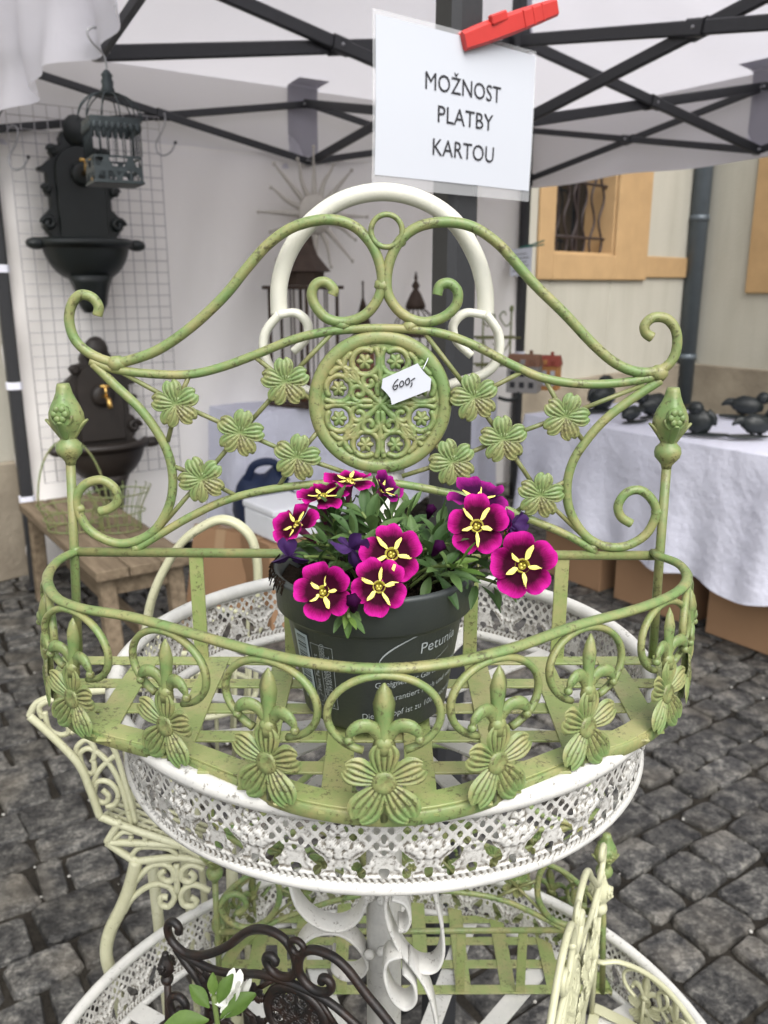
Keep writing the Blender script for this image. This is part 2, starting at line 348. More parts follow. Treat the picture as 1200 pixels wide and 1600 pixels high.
# ================================================================== SETTING
AX = R(55.25)
A2 = Vector((math.sin(AX), math.cos(AX), 0)); B2 = Vector((-math.cos(AX), math.sin(AX), 0))
def project(p):
    d = Vector(p) - C0; zc = d.y * CP - d.z * SP; up = d.y * SP + d.z * CP
    return (600 + FPX * d.x / zc, 800 - FPX * up / zc, zc) if zc > .05 else (-1e4, -1e4, -1)
g = MB(); g.add([(-200, -200, -.014), (200, -200, -.014), (200, 200, -.014), (-200, 200, -.014)], [(0, 1, 2, 3)])
ground = tag(g.build('cobbled_ground', M_DIRT), 'dark basalt cobblestone paving', 'paving', kind='structure')
def cobbles():
    stones = []; q = -5.0; rnd = random.Random(3)
    while q < 9.5:                                  # q runs along B2 (rows), s along A2
        wd = rnd.uniform(.095, .15); s = -5.5 + rnd.uniform(0, .2)
        while s < 8:
            ln = rnd.choice((.08, .10, .12, .14, .16, .20)) * rnd.uniform(.9, 1.12); ctr = A2 * (s + ln / 2) + B2 * (q + wd / 2)
            if -3.2 < ctr.x < 4 and -.5 < ctr.y < 8.5: stones.append((ctr, ln, wd))
            s += ln
        q += wd
    def geo(ln, wd):
        g = .0055; a, b = ln / 2 - g, wd / 2 - g; j = lambda k: rnd.uniform(-k, k)
        c = [(-a + j(.009), -b + j(.008)), (a + j(.009), -b + j(.008)), (a + j(.009), b + j(.008)), (-a + j(.009), b + j(.008))]
        ring = []
        for k in range(4):
            p, n = Vector(c[k]), Vector(c[(k + 1) % 4]); ch = rnd.uniform(.08, .16)
            ring.append(p.lerp(n, ch)); ring.append(p.lerp(n, 1 - ch * .8))
        m = len(ring); zt = rnd.uniform(-.005, .005); tx, ty = j(.05), j(.05); v = []; f = []
        for (s, z, jz) in ((1.02, -.045, 0), (1.0, -.013, .002), (.96, -.0042, .0014), (.90, -.0004, .0)):
            for p in ring: x, y = p.x * s, p.y * s; v.append((A2 * x + B2 * y) + Vector((0, 0, z + (0 if z < -.04 else zt + tx * x + ty * y + j(jz)))))
        for r in range(3):
            for k in range(m): l = (k + 1) % m; f.append((r * m + k, r * m + l, (r + 1) * m + l, (r + 1) * m + k))
        f.append(tuple(3 * m + k for k in range(m)))
        return v, f
    vis = []
    for i, (c, ln, wd) in enumerate(stones):
        x, y, zc = project(c); hid = (210 < x < 990 and 880 < y < 1390)
        if zc > 0 and -70 < x < 1270 and 790 < y < 1700: vis.append((zc + (2 if hid else 0), i))
    vis = {i for _, i in sorted(vis)[:300]}
    rest = MB()
    for i, (c, ln, wd) in enumerate(stones):
        v, f = geo(ln, wd)
        if i in vis: MB().add(v, f).build('cobblestone', M_STONE, ground, False, loc=c)
        else: rest.add([p + c for p in v], f)
    tag(rest.build('cobblestone_paving', M_STONE, ground, False), kind='stuff')
    gr = MB(); rn = random.Random(5)
    for k in range(3200):
        if k % 3: c, ln, wd = rn.choice(stones); p = c + A2 * (ln / 2 + rn.gauss(0, .008)) + B2 * rn.uniform(-wd / 2, wd / 2)
        else: c, ln, wd = rn.choice(stones); p = c + B2 * (wd / 2 + rn.gauss(0, .01)) + A2 * rn.uniform(-ln / 2, ln / 2)
        if p.y > 5: continue
        s = rn.choice((.001, .0015, .002, .003, .0045)) * rn.uniform(.8, 1.2); v, f = sphere(s, 5, 4, (1, rn.uniform(.6, 1.3), .7)); gr.add(v, f, T((p.x, p.y, -.012 + rn.uniform(0, .005))))
    tag(gr.build('joint_grit', M_GRIT, ground, False), kind='stuff')
cobbles()
# ------------------------------------------------------------------ building behind the tent (an inner corner with a downpipe)
DROP = .80; ZPL = H - DROP
wl = onZ(10, 720, ZPL); wr = onZ(1062, 567, ZPL); wl.z = wr.z = 0
WD = (wr - wl).normalized(); WN = Vector((WD.y, -WD.x, 0))     # WN faces the camera side
W0 = wl - WD * 3; CORNER = onZ(1078, 567, ZPL); CORNER.z = 0; CORNER = W0 + WD * (CORNER - W0).dot(WD)
bld = empty('building', W0, 'cream stucco building with ochre window surround, damp plinth and barred window', 'building')
def wp(px, py, off=0): # pixel -> (s, z) on the wall
    p = onP(px, py, W0 + WN * off, WN); return (p - W0).dot(WD), p.z
WL = (CORNER - W0).length
def wall_mb(rects, off0, off1, D=WD, N=WN, O=Vector((0, 0, 0))):
    m = MB()
    for (s0, s1, z0, z1) in rects:
        v, f = box(s1 - s0, off1 - off0, z1 - z0, .008); c = O + D * ((s0 + s1) / 2) + N * ((off0 + off1) / 2) + Vector((0, 0, (z0 + z1) / 2))
        m.add(v, f, frame(c, D, -N, Vector((0, 0, 1))))
    return m
s0, zt = wp(866, 285); s1, z0 = wp(957, 399); z1 = z0 + 1.15
TOP = 7
wall_mb([(-9, s0, 0, TOP), (s1, WL + .3, 0, TOP), (s0 + .001, s1 - .001, 0, z0), (s0 + .001, s1 - .001, z1, TOP)], -.5, 0).build('wall', M_STUCCO, bld, False)
wall_mb([(-9, WL - .02, 0, ZPL)], .004, .05).build('plinth', M_PLINTH, bld, False)
# window
win = wall_mb([(s0, s1, z0, z1)], -.34, -.30).build('window', M_GLASS, bld, False)
a0, _ = wp(835, 440); a1, zb = wp(1004, 438)
sur = wall_mb([(a0, s0, zb, z1 + .25), (s1, a1, zb, z1 + .25), (s0, s1, zb, z0 - .002), (s0, s1, z1, z1 + .25)], .004, .035).build('window_surround', M_OCHRE, bld, False)
rv = wall_mb([(s0 - .02, s0 + .015, z0, z1), (s1 - .015, s1 + .02, z0, z1), (s0, s1, z0 - .02, z0 + .015)], -.30, .002).build('reveal', M_OCHRE, win, False)
for k in range(3):
    wall_mb([(s0 + (s1 - s0) * (k + .5) / 3 - .012, s0 + (s1 - s0) * (k + .5) / 3 + .012, z0, z1)], -.30, -.27).build('mullion', M_IRON, win, False)
for k in range(7):                                                  # wavy wrought bars
    ss = s0 + (s1 - s0) * (k + .4) / 7; P = []
    for q in range(25): zz = z0 + (z1 - z0) * q / 24; P.append(WD * (ss + .035 * math.sin(q * .8 + k * math.pi)) + WN * -.09 + Vector((0, 0, zz)))
    m = MB(); m.add(*tube(P, .011, 6)); m.build('window_bar', M_IRON, win)
for q in (.12, .5, .88):
    hb = MB(); zz = z0 + (z1 - z0) * q; hb.add(*seg(WD * (s0 - .02) + WN * -.09 + Vector((0, 0, zz)), WD * (s1 + .06) + WN * -.09 + Vector((0, 0, zz)), .012)); hb.build('window_bar', M_IRON, win)
b1, bz1 = wp(1068, 403); _, bz0 = wp(1040, 434)
wall_mb([(a1 + .003, WL - .03, bz0, bz1)], .003, .028).build('ochre_band', M_OCHRE, bld, False)
# the wing that comes forward on the right
CR = CORNER - W0; D2 = Vector((.56, -.83, 0)).normalized(); N2 = Vector((-D2.y * -1, 0, 0)); N2 = Vector((D2.y, -D2.x, 0))
if N2.dot(-CORNER) < 0: N2 = -N2
wall_mb([(0, 14, 0, TOP)], -.5, 0, D2, N2, CR).build('wall', M_STUCCO, bld, False)
wall_mb([(.06, 14, 0, ZPL)], .004, .05, D2, N2, CR).build('plinth', M_PLINTH, bld, False)
p = onP(1166, 458, CORNER, N2); sA = (p - CORNER).dot(D2)
wall_mb([(sA, sA + 1.6, p.z, p.z + 2.4)], .003, .03, D2, N2, CR).build('ochre_panel', M_OCHRE, bld, False)
dp = MB(); dpo = CR + (WN + N2).normalized() * .14; dp.add(*tube([dpo + Vector((0, 0, .15)), dpo + Vector((0, 0, TOP))], .085, 16)); pipe = dp.build('downpipe', M_ZINC, bld)
for z in (.6, 1.95, 3.4): m = MB(); m.add(*tube([dpo + Vector((0, 0, z)), dpo + Vector((0, 0, z + .06))], .094, 16)); m.build('pipe_collar', M_ZINC, pipe)
# stone slabs at the foot of the wall, far left
stp = empty('stone_step', W0 + WD * 1.05 + WN * .36, 'low weathered stone step at the foot of wall left of tent', 'step', rz=math.atan2(WD.y, WD.x))
for k, (dx, dz, dp_) in enumerate(((0, .07, .5), (.1, .19, .3))):
    m = MB(); v, f = box(2.6, dp_, .12, .012); m.add(v, f, T((dx, .1 * k, dz))); m.build('slab', M_STAKE, stp, False)

# ================================================================== TENT
TC = Vector((.476, 3.33, 0)); S = 1.5
co = {'F': TC + (A2 + B2) * S, 'L': TC + (B2 - A2) * S, 'R': TC + (A2 - B2) * S, 'N': TC - (A2 + B2) * S}
mid = {'LF': TC + B2 * S, 'FR': TC + A2 * S, 'NL': TC - A2 * S, 'NR': TC - B2 * S}
dz = .06; HT, HS, MT, MBt, CU, CL = 2.172 + dz, 1.90 + dz, 2.155 + dz, 1.888 + dz, 2.127 + dz, 1.860 + dz
EAVE, VAL, PEAK = 2.29, 1.915, 3.0
Zv = lambda p, z: Vector((p.x, p.y, z))
tent = empty('market_tent', TC, 'white pop-up market tent on black folding frame with cloth back wall', 'tent')
rel = lambda p: Vector(p) - TC
for k, p in co.items():
    m = MB(); m.add(*sweep([rel(Zv(p, .0)), rel(Zv(p, HT + .03))], rect(.052, .052, .18), ref=A2)); leg = m.build('leg', M_BLACK, tent, False)
    m = MB(); v, f = box(.09, .09, .012, .003); m.add(v, f, frame(rel(Zv(p, .007)), A2, B2, Vector((0, 0, 1)))); m.build('foot_plate', M_BLACK, leg, False)
    m = MB(); m.add(*sweep([rel(Zv(p, HS - .035)), rel(Zv(p, HS + .035))], rect(.066, .066, .2), ref=A2)); m.build('slider', M_BLACK, leg, False)
def bar(a, b, w_=.036, th=.018, off=0):
    d = (b - a).normalized(); side = d.cross(Vector((0, 0, 1))).normalized(); m = MB(); a = rel(a) + side * off; b = rel(b) + side * off
    m.add(*sweep([a, b], rect(th, w_, .2), ref=(0, 0, 1))); o = m.build('truss_bar', M_BLACK, tent, False)
    for t in (.5,):
        q = a.lerp(b, t); mm = MB(); mm.add(*sweep([q - d * .03, q + d * .03], rect(th + .01, w_ + .008, .2), ref=(0, 0, 1))); mm.build('bracket', M_BLACK, o, False)
    for t in (.012, .5, .988):
        q = a.lerp(b, t); mm = MB(); mm.add(*seg(q - side * .017, q + side * .017, .006, 8)); mm.build('bolt', M_STEEL, o)
for c_, m_ in (('L', 'LF'), ('F', 'LF'), ('F', 'FR'), ('R', 'FR'), ('N', 'NL'), ('L', 'NL'), ('N', 'NR'), ('R', 'NR')):
    bar(Zv(co[c_], HT), Zv(mid[m_], MBt), .032, .018, .01); bar(Zv(co[c_], HS), Zv(mid[m_], MT), .032, .018, -.01)
for m_ in mid.values():
    bar(Zv(TC, CU), Zv(m_, MBt), .04, .02, .011); bar(Zv(TC, CL), Zv(m_, MT), .04, .02, -.011)
m = MB(); m.add(*sweep([Vector((0, 0, CL - .05)), Vector((0, 0, PEAK - .01))], rect(.045, .045, .2), ref=A2)); pole = m.build('centre_pole', M_BLACK, tent, False)
for z in (CU, CL): m = MB(); m.add(*sweep([Vector((0, 0, z - .04)), Vector((0, 0, z + .04))], rect(.07, .07, .2), ref=A2)); m.build('hub', M_BLACK, pole, False)
for k, p in mid.items():
    for z in (MBt, MT): m = MB(); m.add(*seg(rel(Zv(p, z)) - Vector((0, 0, .02)), rel(Zv(p, z)) + Vector((0, 0, .02)), .018, 8)); m.build('joint', M_STEEL, tent)
# roof: four sagging triangles
SO = S + .06
ec = {'F': (A2 + B2) * SO, 'L': (B2 - A2) * SO, 'R': (A2 - B2) * SO, 'N': -(A2 + B2) * SO}
rn = random.Random(11)
def fab(P, name, mat, parent, nu, nv, amp=0, thick=0):
    v = []; f = []
    for i in range(nu + 1):
        for j in range(nv + 1): v.append(P(i / nu, j / nv))
    for i in range(nu):
        for j in range(nv): a = i * (nv + 1) + j; f.append((a, a + nv + 1, a + nv + 2, a + 1))
    m = MB(); m.add(v, f); return m.build(name, mat, parent)
def sidefab(a, b):
    pa, pb = ec[a] + Vector((0, 0, EAVE)), ec[b] + Vector((0, 0, EAVE)); pk = Vector((0, 0, PEAK)); ph = rn.uniform(0, 6)
    def roof(u, v):
        p = pa.lerp(pb, u).lerp(pk, v); s = math.sin(math.pi * v)
        p.z -= .09 * s * (1 - math.cos(2 * math.pi * u)) / 2 * (1 - v * .4) + (.010 * math.sin(u * 14 + ph + 5 * v) + .006 * math.sin(u * 37 + 9 * v + ph)) * s * math.sin(math.pi * u); return p
    fab(roof, 'canopy_panel', M_CANVAS, tent, 26, 16)
    out = (pa + pb); out.z = 0; out.normalize(); near = {a, b} == {'N', 'L'}; VB = VAL + (.008 if near else 0)
    def val(u, v):
        p = pa.lerp(pb, u); p.z = EAVE + .005 + (VB - EAVE + .008 * math.sin(u * 19 + ph)) * v
        p += out * ((.035 * math.sin(u * 27 + ph + 2 * v) + .02 * math.sin(u * 61)) * v if near else .012 * math.sin(u * 31 + ph) * v + .01 * math.sin(u * 11) * v); return p
    fab(val, 'valance', M_CANVAS, tent, 110, 8)
for a, b in (('L', 'F'), ('F', 'R'), ('R', 'N'), ('N', 'L')): sidefab(a, b)
for m_, dr in (('LF', A2), ('FR', B2)):     # grey patches where the trusses meet the roof
    q = rel(mid[m_]); inn = -q.normalized(); base = q * (SO / S)
    def pat(u, v):
        p = base + dr * ((u - .5) * .17)
        if v < .6: return p + inn * .012 + Vector((0, 0, VAL + .06 + (EAVE - VAL - .07) * v / .6))
        t = (v - .6) / .4; return p + inn * (.02 + .12 * t) + Vector((0, 0, EAVE + .01 + .012 * t))
    fab(pat, 'reinforcing_patch', M_PATCH, tent, 3, 10)
# back wall cloth
LA, LB = rel(co['L']) + B2 * .035 - A2 * .03, rel(co['F']) + B2 * .035 + A2 * .03
LL = (LB - LA).length
def wallc(u, v):
    p = LA.lerp(LB, u); z = VAL + .06 + (.03 - VAL) * v; tie = abs(v * 4.2 % 1 - .5) * 2
    p += B2 * (.02 * math.sin(u * 23 + 1.3 * math.sin(v * 5)) * (.3 + v) + .012 * math.sin(u * 57 + v * 9) + .03 * math.exp(-u * 30) * math.sin(v * 26)) 
    p += A2 * (.03 * math.exp(-u * 22) * (1 - tie)); return p + Vector((0, 0, z))
fab(wallc, 'back_wall_cloth', M_WALLC, tent, 150, 40)
for us in (.17, .5, .83): fab(lambda u, v: wallc(us + (u - .5) * .008, v) - B2 * .004, 'wall_seam', M_WALLC, tent, 2, 40)
for k_ in ec:
    hip = [ec[k_].lerp(Vector((0, 0, 0)), t) + Vector((0, 0, EAVE + (PEAK - EAVE) * t - .008)) for t in [q / 14 for q in range(15)]]
    m = MB(); m.add(*sweep(hip, rect(.03, .002, .2), ref=(0, 0, 1))); m.build('hip_seam', M_CANVAS, tent)
for z in (.42, .93, 1.42):
    for c_ in ('L', 'F'):
        m = MB(); m.add(*sweep([rel(Zv(co[c_], z - .016)), rel(Zv(co[c_], z + .016))], rect(.062, .062, .2), ref=A2)); m.build('tie_strap', M_STRAP, tent, False)
# ================================================================== INSIDE THE TENT
# wire grid on the back wall
gl = (LL - .06); UPZ = Vector((0, 0, 1))
def wallpt(px, py, off): return onP(px, py, co['L'] - B2 * off, B2)
ga, gb = wallpt(22, 300, .03), wallpt(255, 300, .03); gw = (gb - ga).dot(A2); gtop = wallpt(150, 196, .03).z + .06; gbot = wallpt(150, 745, .03).z
grid = empty('wire_grid_panel', Vector((ga.x, ga.y, gbot)), 'white wire grid panel hung on the tent back wall behind the fountains', 'grid panel')
ng = int(gw / .05); nz = int((gtop - gbot) / .05)
for k in range(ng + 1): m = MB(); m.add(*seg(A2 * (gw * k / ng), A2 * (gw * k / ng) + UPZ * (gtop - gbot), .0022, 4)); m.build('wire', M_GRID, grid)
for k in range(nz + 1): m = MB(); z = UPZ * ((gtop - gbot) * k / nz); m.add(*seg(z - B2 * .004, z + A2 * gw - B2 * .004, .0022, 4)); m.build('wire', M_GRID, grid)
# wall fountains: arched back plate with scrolls, half bowl, corbel, brass tap
def fountain(px0, px1, ytop, yrim, ybowl, ybot, mat, label, tapx, tapy, name='wall_fountain'):
    off = .07; c = (px0 + px1) / 2; O = wallpt(c, ybot, off); W_ = (wallpt(px1, yrim, off) - wallpt(px0, yrim, off)).dot(A2) / 2
    zz = lambda y: wallpt(c, y, off).z - O.z; zr, zt, zb = zz(yrim), zz(ytop), zz(ybowl); hp = zt - zr
    rt = empty(name, O, label, 'fountain', rz=math.atan2(A2.y, A2.x)); w_ = W_ * .76
    out = []
    half = [(0, 1.0), (.14, .985), (.2, .93), (.33, .95), (.42, .89), (.40, .84), (.60, .82), (.68, .775), (.62, .73), (.72, .70), (.84, .66), (.98, .64), (.98, .61), (.80, .60), (.80, .50), (.88, .46), (.84, .42), (.76, .40), (.76, .30), (.86, .27), (.98, .21), (.98, .14), (.86, .08), (.80, .05), (.98, -.02)]
    if mat is M_CASTB: half = [(x * (1 if y > .8 else 1.02), y) for x, y in half]
    pl = [(x * w_, zr + y * hp) for x, y in half]; poly = pl + [(-x, z) for x, z in reversed(pl) if x > 1e-6]
    m = MB(); v, f = extr(poly, .04); m.add(v, f); plate = m.build('back_plate', mat, rt, False)
    m = MB(); q = [(.6 * w_ * math.cos(t), zr + hp * .62 + .6 * w_ * math.sin(t)) for t in [math.pi * k / 12 for k in range(13)]] + [(-.6 * w_, zr + .02), (.6 * w_, zr + .02)]
    v, f = extr(q, .02); m.add(v, f, T((0, -.025, 0))); m.build('raised_panel', mat, plate, False)
    for s in (-1, 1):
        for (x, y, r) in ((.86, .175, .13), (.84, .46, .07), (.62, .78, .08)):
            P = [(s * (x * w_ + r * W_ * (1 - a / 9.5) * math.cos(a * s0_)), -.03, zr + y * hp + r * W_ * (1 - a / 9.5) * math.sin(a)) for a in [k * .5 for k in range(17)] for s0_ in (1,)]
            m = MB(); m.add(*tube(P, .012, 6)); m.build('scroll', mat, plate)
    m = MB(); v, f = sphere(.05, 10, 7, (1.1, .7, 1.3)); m.add(v, f, T((0, -.02, zt - .02))); m.build('shell_crest', mat, plate)
    # bowl: half lathe bulging to the front
    D = W_ * .62; pr = [(.97, 0), (1.06, -.012), (1.08, .012), (1.0, .026), (.92, .018), (.88, -.02)]; outer = [(.30, zb - zr)] + [(.30 + .66 * math.sin(t), (zb - zr) * math.cos(t) ** 1.2) for t in [k * math.pi / 16 for k in range(1, 8)]] + pr + [(.5, -.07), (.02, -.09)]
    v = []; f = []; n = 24
    for r_, z_ in outer:
        for k in range(n + 1): a = math.pi * k / n; v.append((r_ * W_ * math.cos(a) * .86, -.02 - r_ * D * math.sin(a), zr + z_))
    for i in range(len(outer) - 1):
        for k in range(n): a = i * (n + 1) + k; f.append((a, a + 1, a + n + 2, a + n + 1))
    m = MB(); m.add(v, f); bowl = m.build('bowl', mat, rt)
    for s in (-1, 1): m = MB(); v, f = sphere(.028, 10, 7, (1.5, 1, .9)); m.add(v, f, T((s * W_ * .95, -.05, zr))); m.build('rim_boss', mat, bowl)
    m = MB(); v, f = lathe([(.05, -.0), (.075, zb * .25), (.085, zb * .6), (.10, zb * .9), (.12, zb + .02)], 14, lambda a, i: 1 + .06 * math.cos(7 * a)); m.add(v, f, T((0, -.05, 0), sc=(W_ * 3.6, W_ * 2.6, 1))); m.build('corbel', mat, rt)
    t = rt.matrix_basis.inverted() @ wallpt(tapx, tapy, off + .08); t = Vector(t)
    m = MB(); m.add(*tube([t + Vector((0, .06, 0)), t + Vector((0, -.01, .0)), t + Vector((0, -.045, -.012)), t + Vector((0, -.06, -.045))], .011, 8)); tap = m.build('brass_tap', M_BRASS, rt)
    m = MB(); m.add(*seg(t + Vector((0, -.01, 0)), t + Vector((0, -.01, .045)), .007, 8)); m.add(*seg(t + Vector((-.024, -.01, .048)), t + Vector((.024, -.01, .048)), .007, 8)); m.build('tap_handle', M_BRASS, tap)
    m = MB(); v, f = lathe([(.001, 0), (.05, .002), (.05, .012), (.03, .02), (.015, .02)], 16); m.add(v, f, T((t.x, -.035, t.z), (R(90), 0, 0))); m.build('tap_rosette', mat, rt)
    return rt
fountain(60, 222, 200, 383, 438, 488, M_CASTG, 'dark green cast-iron wall fountain, upper one on the grid', 134, 270)
fountain(94, 246, 540, 694, 745, 800, M_CASTB, 'dark brown cast-iron wall fountain, lower one above the bench', 165, 620)
# S hooks on the truss bars
def shook(x, y0, y1, depth_pt, label, name='wire_hook', flip=1):
    zc = project(depth_pt)[2]; P = lambda a, b: atD(a, b, zc); top, bot = y0, y1; h = bot - top
    pts = [(x - 10 * flip, top + 10), (x - 4 * flip, top), (x + 5 * flip, top + 1), (x + 8 * flip, top + h * .2), (x + 3 * flip, top + h * .45), (x - 6 * flip, top + h * .7), (x - 4 * flip, bot - h * .08), (x + 6 * flip, bot), (x + 18 * flip, bot - h * .1), (x + 24 * flip, bot - h * .3)]
    m = MB(); m.add(*tube(cat([P(a, b) for a, b in pts], 5), .0035, 6)); o = m.build(name, M_STEEL); tag(o, label, 'hook', 'wire hooks on the tent frame')
    m = MB(); v, f = sphere(.008, 8, 6); m.add(v, f, T(P(x + 24 * flip, bot - h * .3))); m.build('tip', M_BLACK, o)
tl = Zv(co['L'].lerp(mid['LF'], .35), 2.1)
shook(20, 197, 266, co['L'] + UPZ * 2 - B2 * .05, 'galvanised wire hook hanging at the far left of the truss')
shook(250, 176, 243, mid['LF'].lerp(co['L'], .5) + UPZ * 2 - B2 * .05, 'galvanised wire hook hanging right of the birdcage lantern')
# hanging birdcage lantern
cz = project(Zv(mid['NL'], MBt))[2]; cp = atD(180, 288, cz); ks = cz / FPX
cage = empty('birdcage_lantern', cp, 'small verdigris birdcage lantern hanging from the truss by a hook', 'lantern', rz=R(28))
CW = 36 * ks; CHt = 90 * ks
for s in (0, 1, 2, 3):                                              # pierced tin skirt and upper band on each side
    a = s * math.pi / 2; M = Matrix.Rotation(a, 4, 'Z'); m = MB(); n = 24; h1 = CHt * .42
    X, Y = np.meshgrid(np.linspace(-1, 1, 41), np.linspace(0, 1, 25), indexing='ij')
    D = dist_poly(X * 1.2, Y, [[(-1.2, .0), (1.2, 0)], [(-1.2, 1), (1.2, 1)], [(-1.2, 0), (-1.2, 1)], [(1.2, 0), (1.2, 1)], [(-1.2, .1), (-.6, .9), (0, .1), (.6, .9), (1.2, .1)], [(-1.2, .5), (1.2, .5)], [(-.6, 0), (-.6, 1)], [(.6, 0), (.6, 1)]])
    P = np.stack([X * CW, np.full_like(X, -CW), Y * h1], -1); P = P @ np.array(M.to_3x3()).T; sheet(P, D < .11, 'pierced_skirt', M_CAGE, cage)
    for k in range(7):
        x = -CW + 2 * CW * k / 6; m = MB(); m.add(*seg(M @ Vector((x, -CW, h1)), M @ Vector((x, -CW, CHt)), .0016, 5)); m.build('cage_wire', M_CAGE, cage)
    m = MB(); v, f = box(CW * 2.05, .004, CHt * .12, .001); m.add(v, f, M @ T((0, -CW, CHt * .96))); band = m.build('band', M_CAGE, cage, False)
    for k in range(8): m = MB(); v, f = sphere(.007, 6, 5, (1, .5, 1.6)); m.add(v, f, M @ T((-CW + CW * 2 * (k + .5) / 8, -CW - .002, CHt * .87))); m.build('drop', M_CAGE, band)
m = MB(); v, f = box(CW * 2.1, CW * 2.1, .006, .001); m.add(v, f, T((0, 0, .0))); m.build('base', M_CAGE, cage, False)
for k in range(12):
    a = 2 * math.pi * k / 12 + .1; P = [Vector((math.cos(a), math.sin(a), 0)) * (CW * 1.15 * math.cos(t) + .012) + UPZ * (CHt * 1.02 + CHt * .42 * math.sin(t)) for t in [q * math.pi / 20 for q in range(11)]]
    m = MB(); m.add(*tube(P, .0018, 5)); m.build('dome_wire', M_CAGE, cage)
m = MB(); v, f = lathe([(.018, CHt * 1.40), (.022, CHt * 1.42), (.014, CHt * 1.55), (.016, CHt * 1.62), (.012, CHt * 1.68), (.015, CHt * 1.72), (.006, CHt * 1.80)], 12); m.add(v, f); m.build('finial', M_CAGE, cage)
P = cat([(0, 0, CHt * 1.78), (0, 0, CHt * 1.95), (-.01, 0, CHt * 2.08), (-.03, 0, CHt * 2.2), (-.04, 0, CHt * 2.35), (-.02, 0, CHt * 2.43), (.004, 0, CHt * 2.38)], 5); m = MB(); m.add(*tube(P, .003, 6)); m.build('hanging_hook', M_STEEL, cage)
# sun ornament
sp_ = wallpt(492, 335, .06); ss = (wallpt(560, 335, .06) - sp_).dot(A2) / 68
sun = empty('sun_ornament', sp_, 'weathered metal sun wall ornament with long wavy rays', 'ornament', rz=math.atan2(A2.y, A2.x))
m = MB(); v, f = lathe([(.001, .03), (15 * ss, .026), (24 * ss, .012), (26 * ss, 0), (22 * ss, -.004)], 24); m.add(v, f, T((0, 0, 0), (R(90), 0, 0))); m.build('face', M_SUN, sun)
for k in range(16):
    a = 2 * math.pi * k / 16; L = (82 if k % 2 == 0 else 70) * ss; wv = .05 if k % 2 else 0
    P = [Vector((math.cos(a + wv * math.sin(t * 5)), 0, math.sin(a + wv * math.sin(t * 5)))) * (22 * ss + (L - 22 * ss) * t) for t in [q / 8 for q in range(9)]]
    m = MB(); m.add(*sweep(P, circ(4.4 * ss, 6, .4), ref=(0, 1, 0), scale=[1 - .72 * q / 8 for q in range(9)])); ry = m.build('sun_ray', M_SUN, sun)
    m = MB(); v, f = sphere(2.6 * ss, 6, 5); m.add(v, f, T(P[-1])); m.build('ray_tip', M_SUN, ry)
# ------------------------------------------------------------------ trestle tables under white cloths
TZ = .76
def clothtable(cx0, d_long, length, d_deep, depth, label, drop, seed):
    """cx0: near corner of the top; cloth hangs on the front and both ends"""
    r = random.Random(seed); t = empty('market_table', Zv(cx0, 0), label, 'table')
    ph = [r.uniform(0, 6) for _ in range(6)]
    m = MB(); v, f = box(length - .06, depth - .06, .03, .004); M = frame(d_long * (length / 2) + d_deep * (depth / 2) + UPZ * (TZ - .022), d_long, d_deep if d_long.cross(d_deep).z > 0 else -d_deep, UPZ); m.add(v, f, M); m.build('table_board', M_WOOD, t, False)
    for a in (.12, .88):
        for b in (.12, .88): m = MB(); q = d_long * (length * a) + d_deep * (depth * b); m.add(*seg(q, q + UPZ * (TZ - .03), .018, 8)); m.build('leg', M_BLACK, t)
    per = [d_deep * depth, Vector((0, 0, 0)), d_long * length, d_long * length + d_deep * depth]; L = [depth, length, depth]; tot = sum(L)
    def at(s):
        s *= tot
        for k in range(3):
            if s <= L[k] or k == 2: return per[k].lerp(per[k + 1], min(1, s / L[k])), k
            s -= L[k]
    ctr = d_long * (length / 2) + d_deep * (depth / 2)
    def drape(u, v):
        p, k = at(u); o = (-d_long, -d_deep, d_long)[k]
        w = math.sin(u * tot * 13 + ph[0] + 1.2 * math.sin(v * 2 + u * 9)) + .6 * math.sin(u * tot * 29 + ph[1]) + .5 * math.sin(u * tot * 5 + ph[2])
        hd = drop + .025 * math.sin(u * tot * 3.1 + ph[3]) + .012 * math.sin(u * tot * 17)
        e = min(1, v * 14); p = p + o * (.012 * min(1, v * 8) + v * (.03 + .022 * w)); return p + UPZ * (TZ + .004 - .012 * (1 - math.cos(e * 1.57)) - hd * v)
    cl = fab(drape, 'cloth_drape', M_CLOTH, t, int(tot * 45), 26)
    def top(u, v):
        p = d_long * (length * u) + d_deep * (depth * v); return p + UPZ * (TZ + .004 + .0025 * math.sin(u * 11 + ph[4]) * math.sin(v * 7 + ph[5]) * (0 if u in (0, 1) or v in (0, 1) else 1))
    fab(top, 'cloth_top', M_CLOTH, t, 40, 20); return t
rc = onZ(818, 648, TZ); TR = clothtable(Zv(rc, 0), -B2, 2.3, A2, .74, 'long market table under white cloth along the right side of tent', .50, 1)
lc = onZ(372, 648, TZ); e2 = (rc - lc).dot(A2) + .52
TL = clothtable(Zv(lc, 0), A2, max(1.2, e2), B2, .58, 'market table under white cloth against the tent back wall', .56, 2)
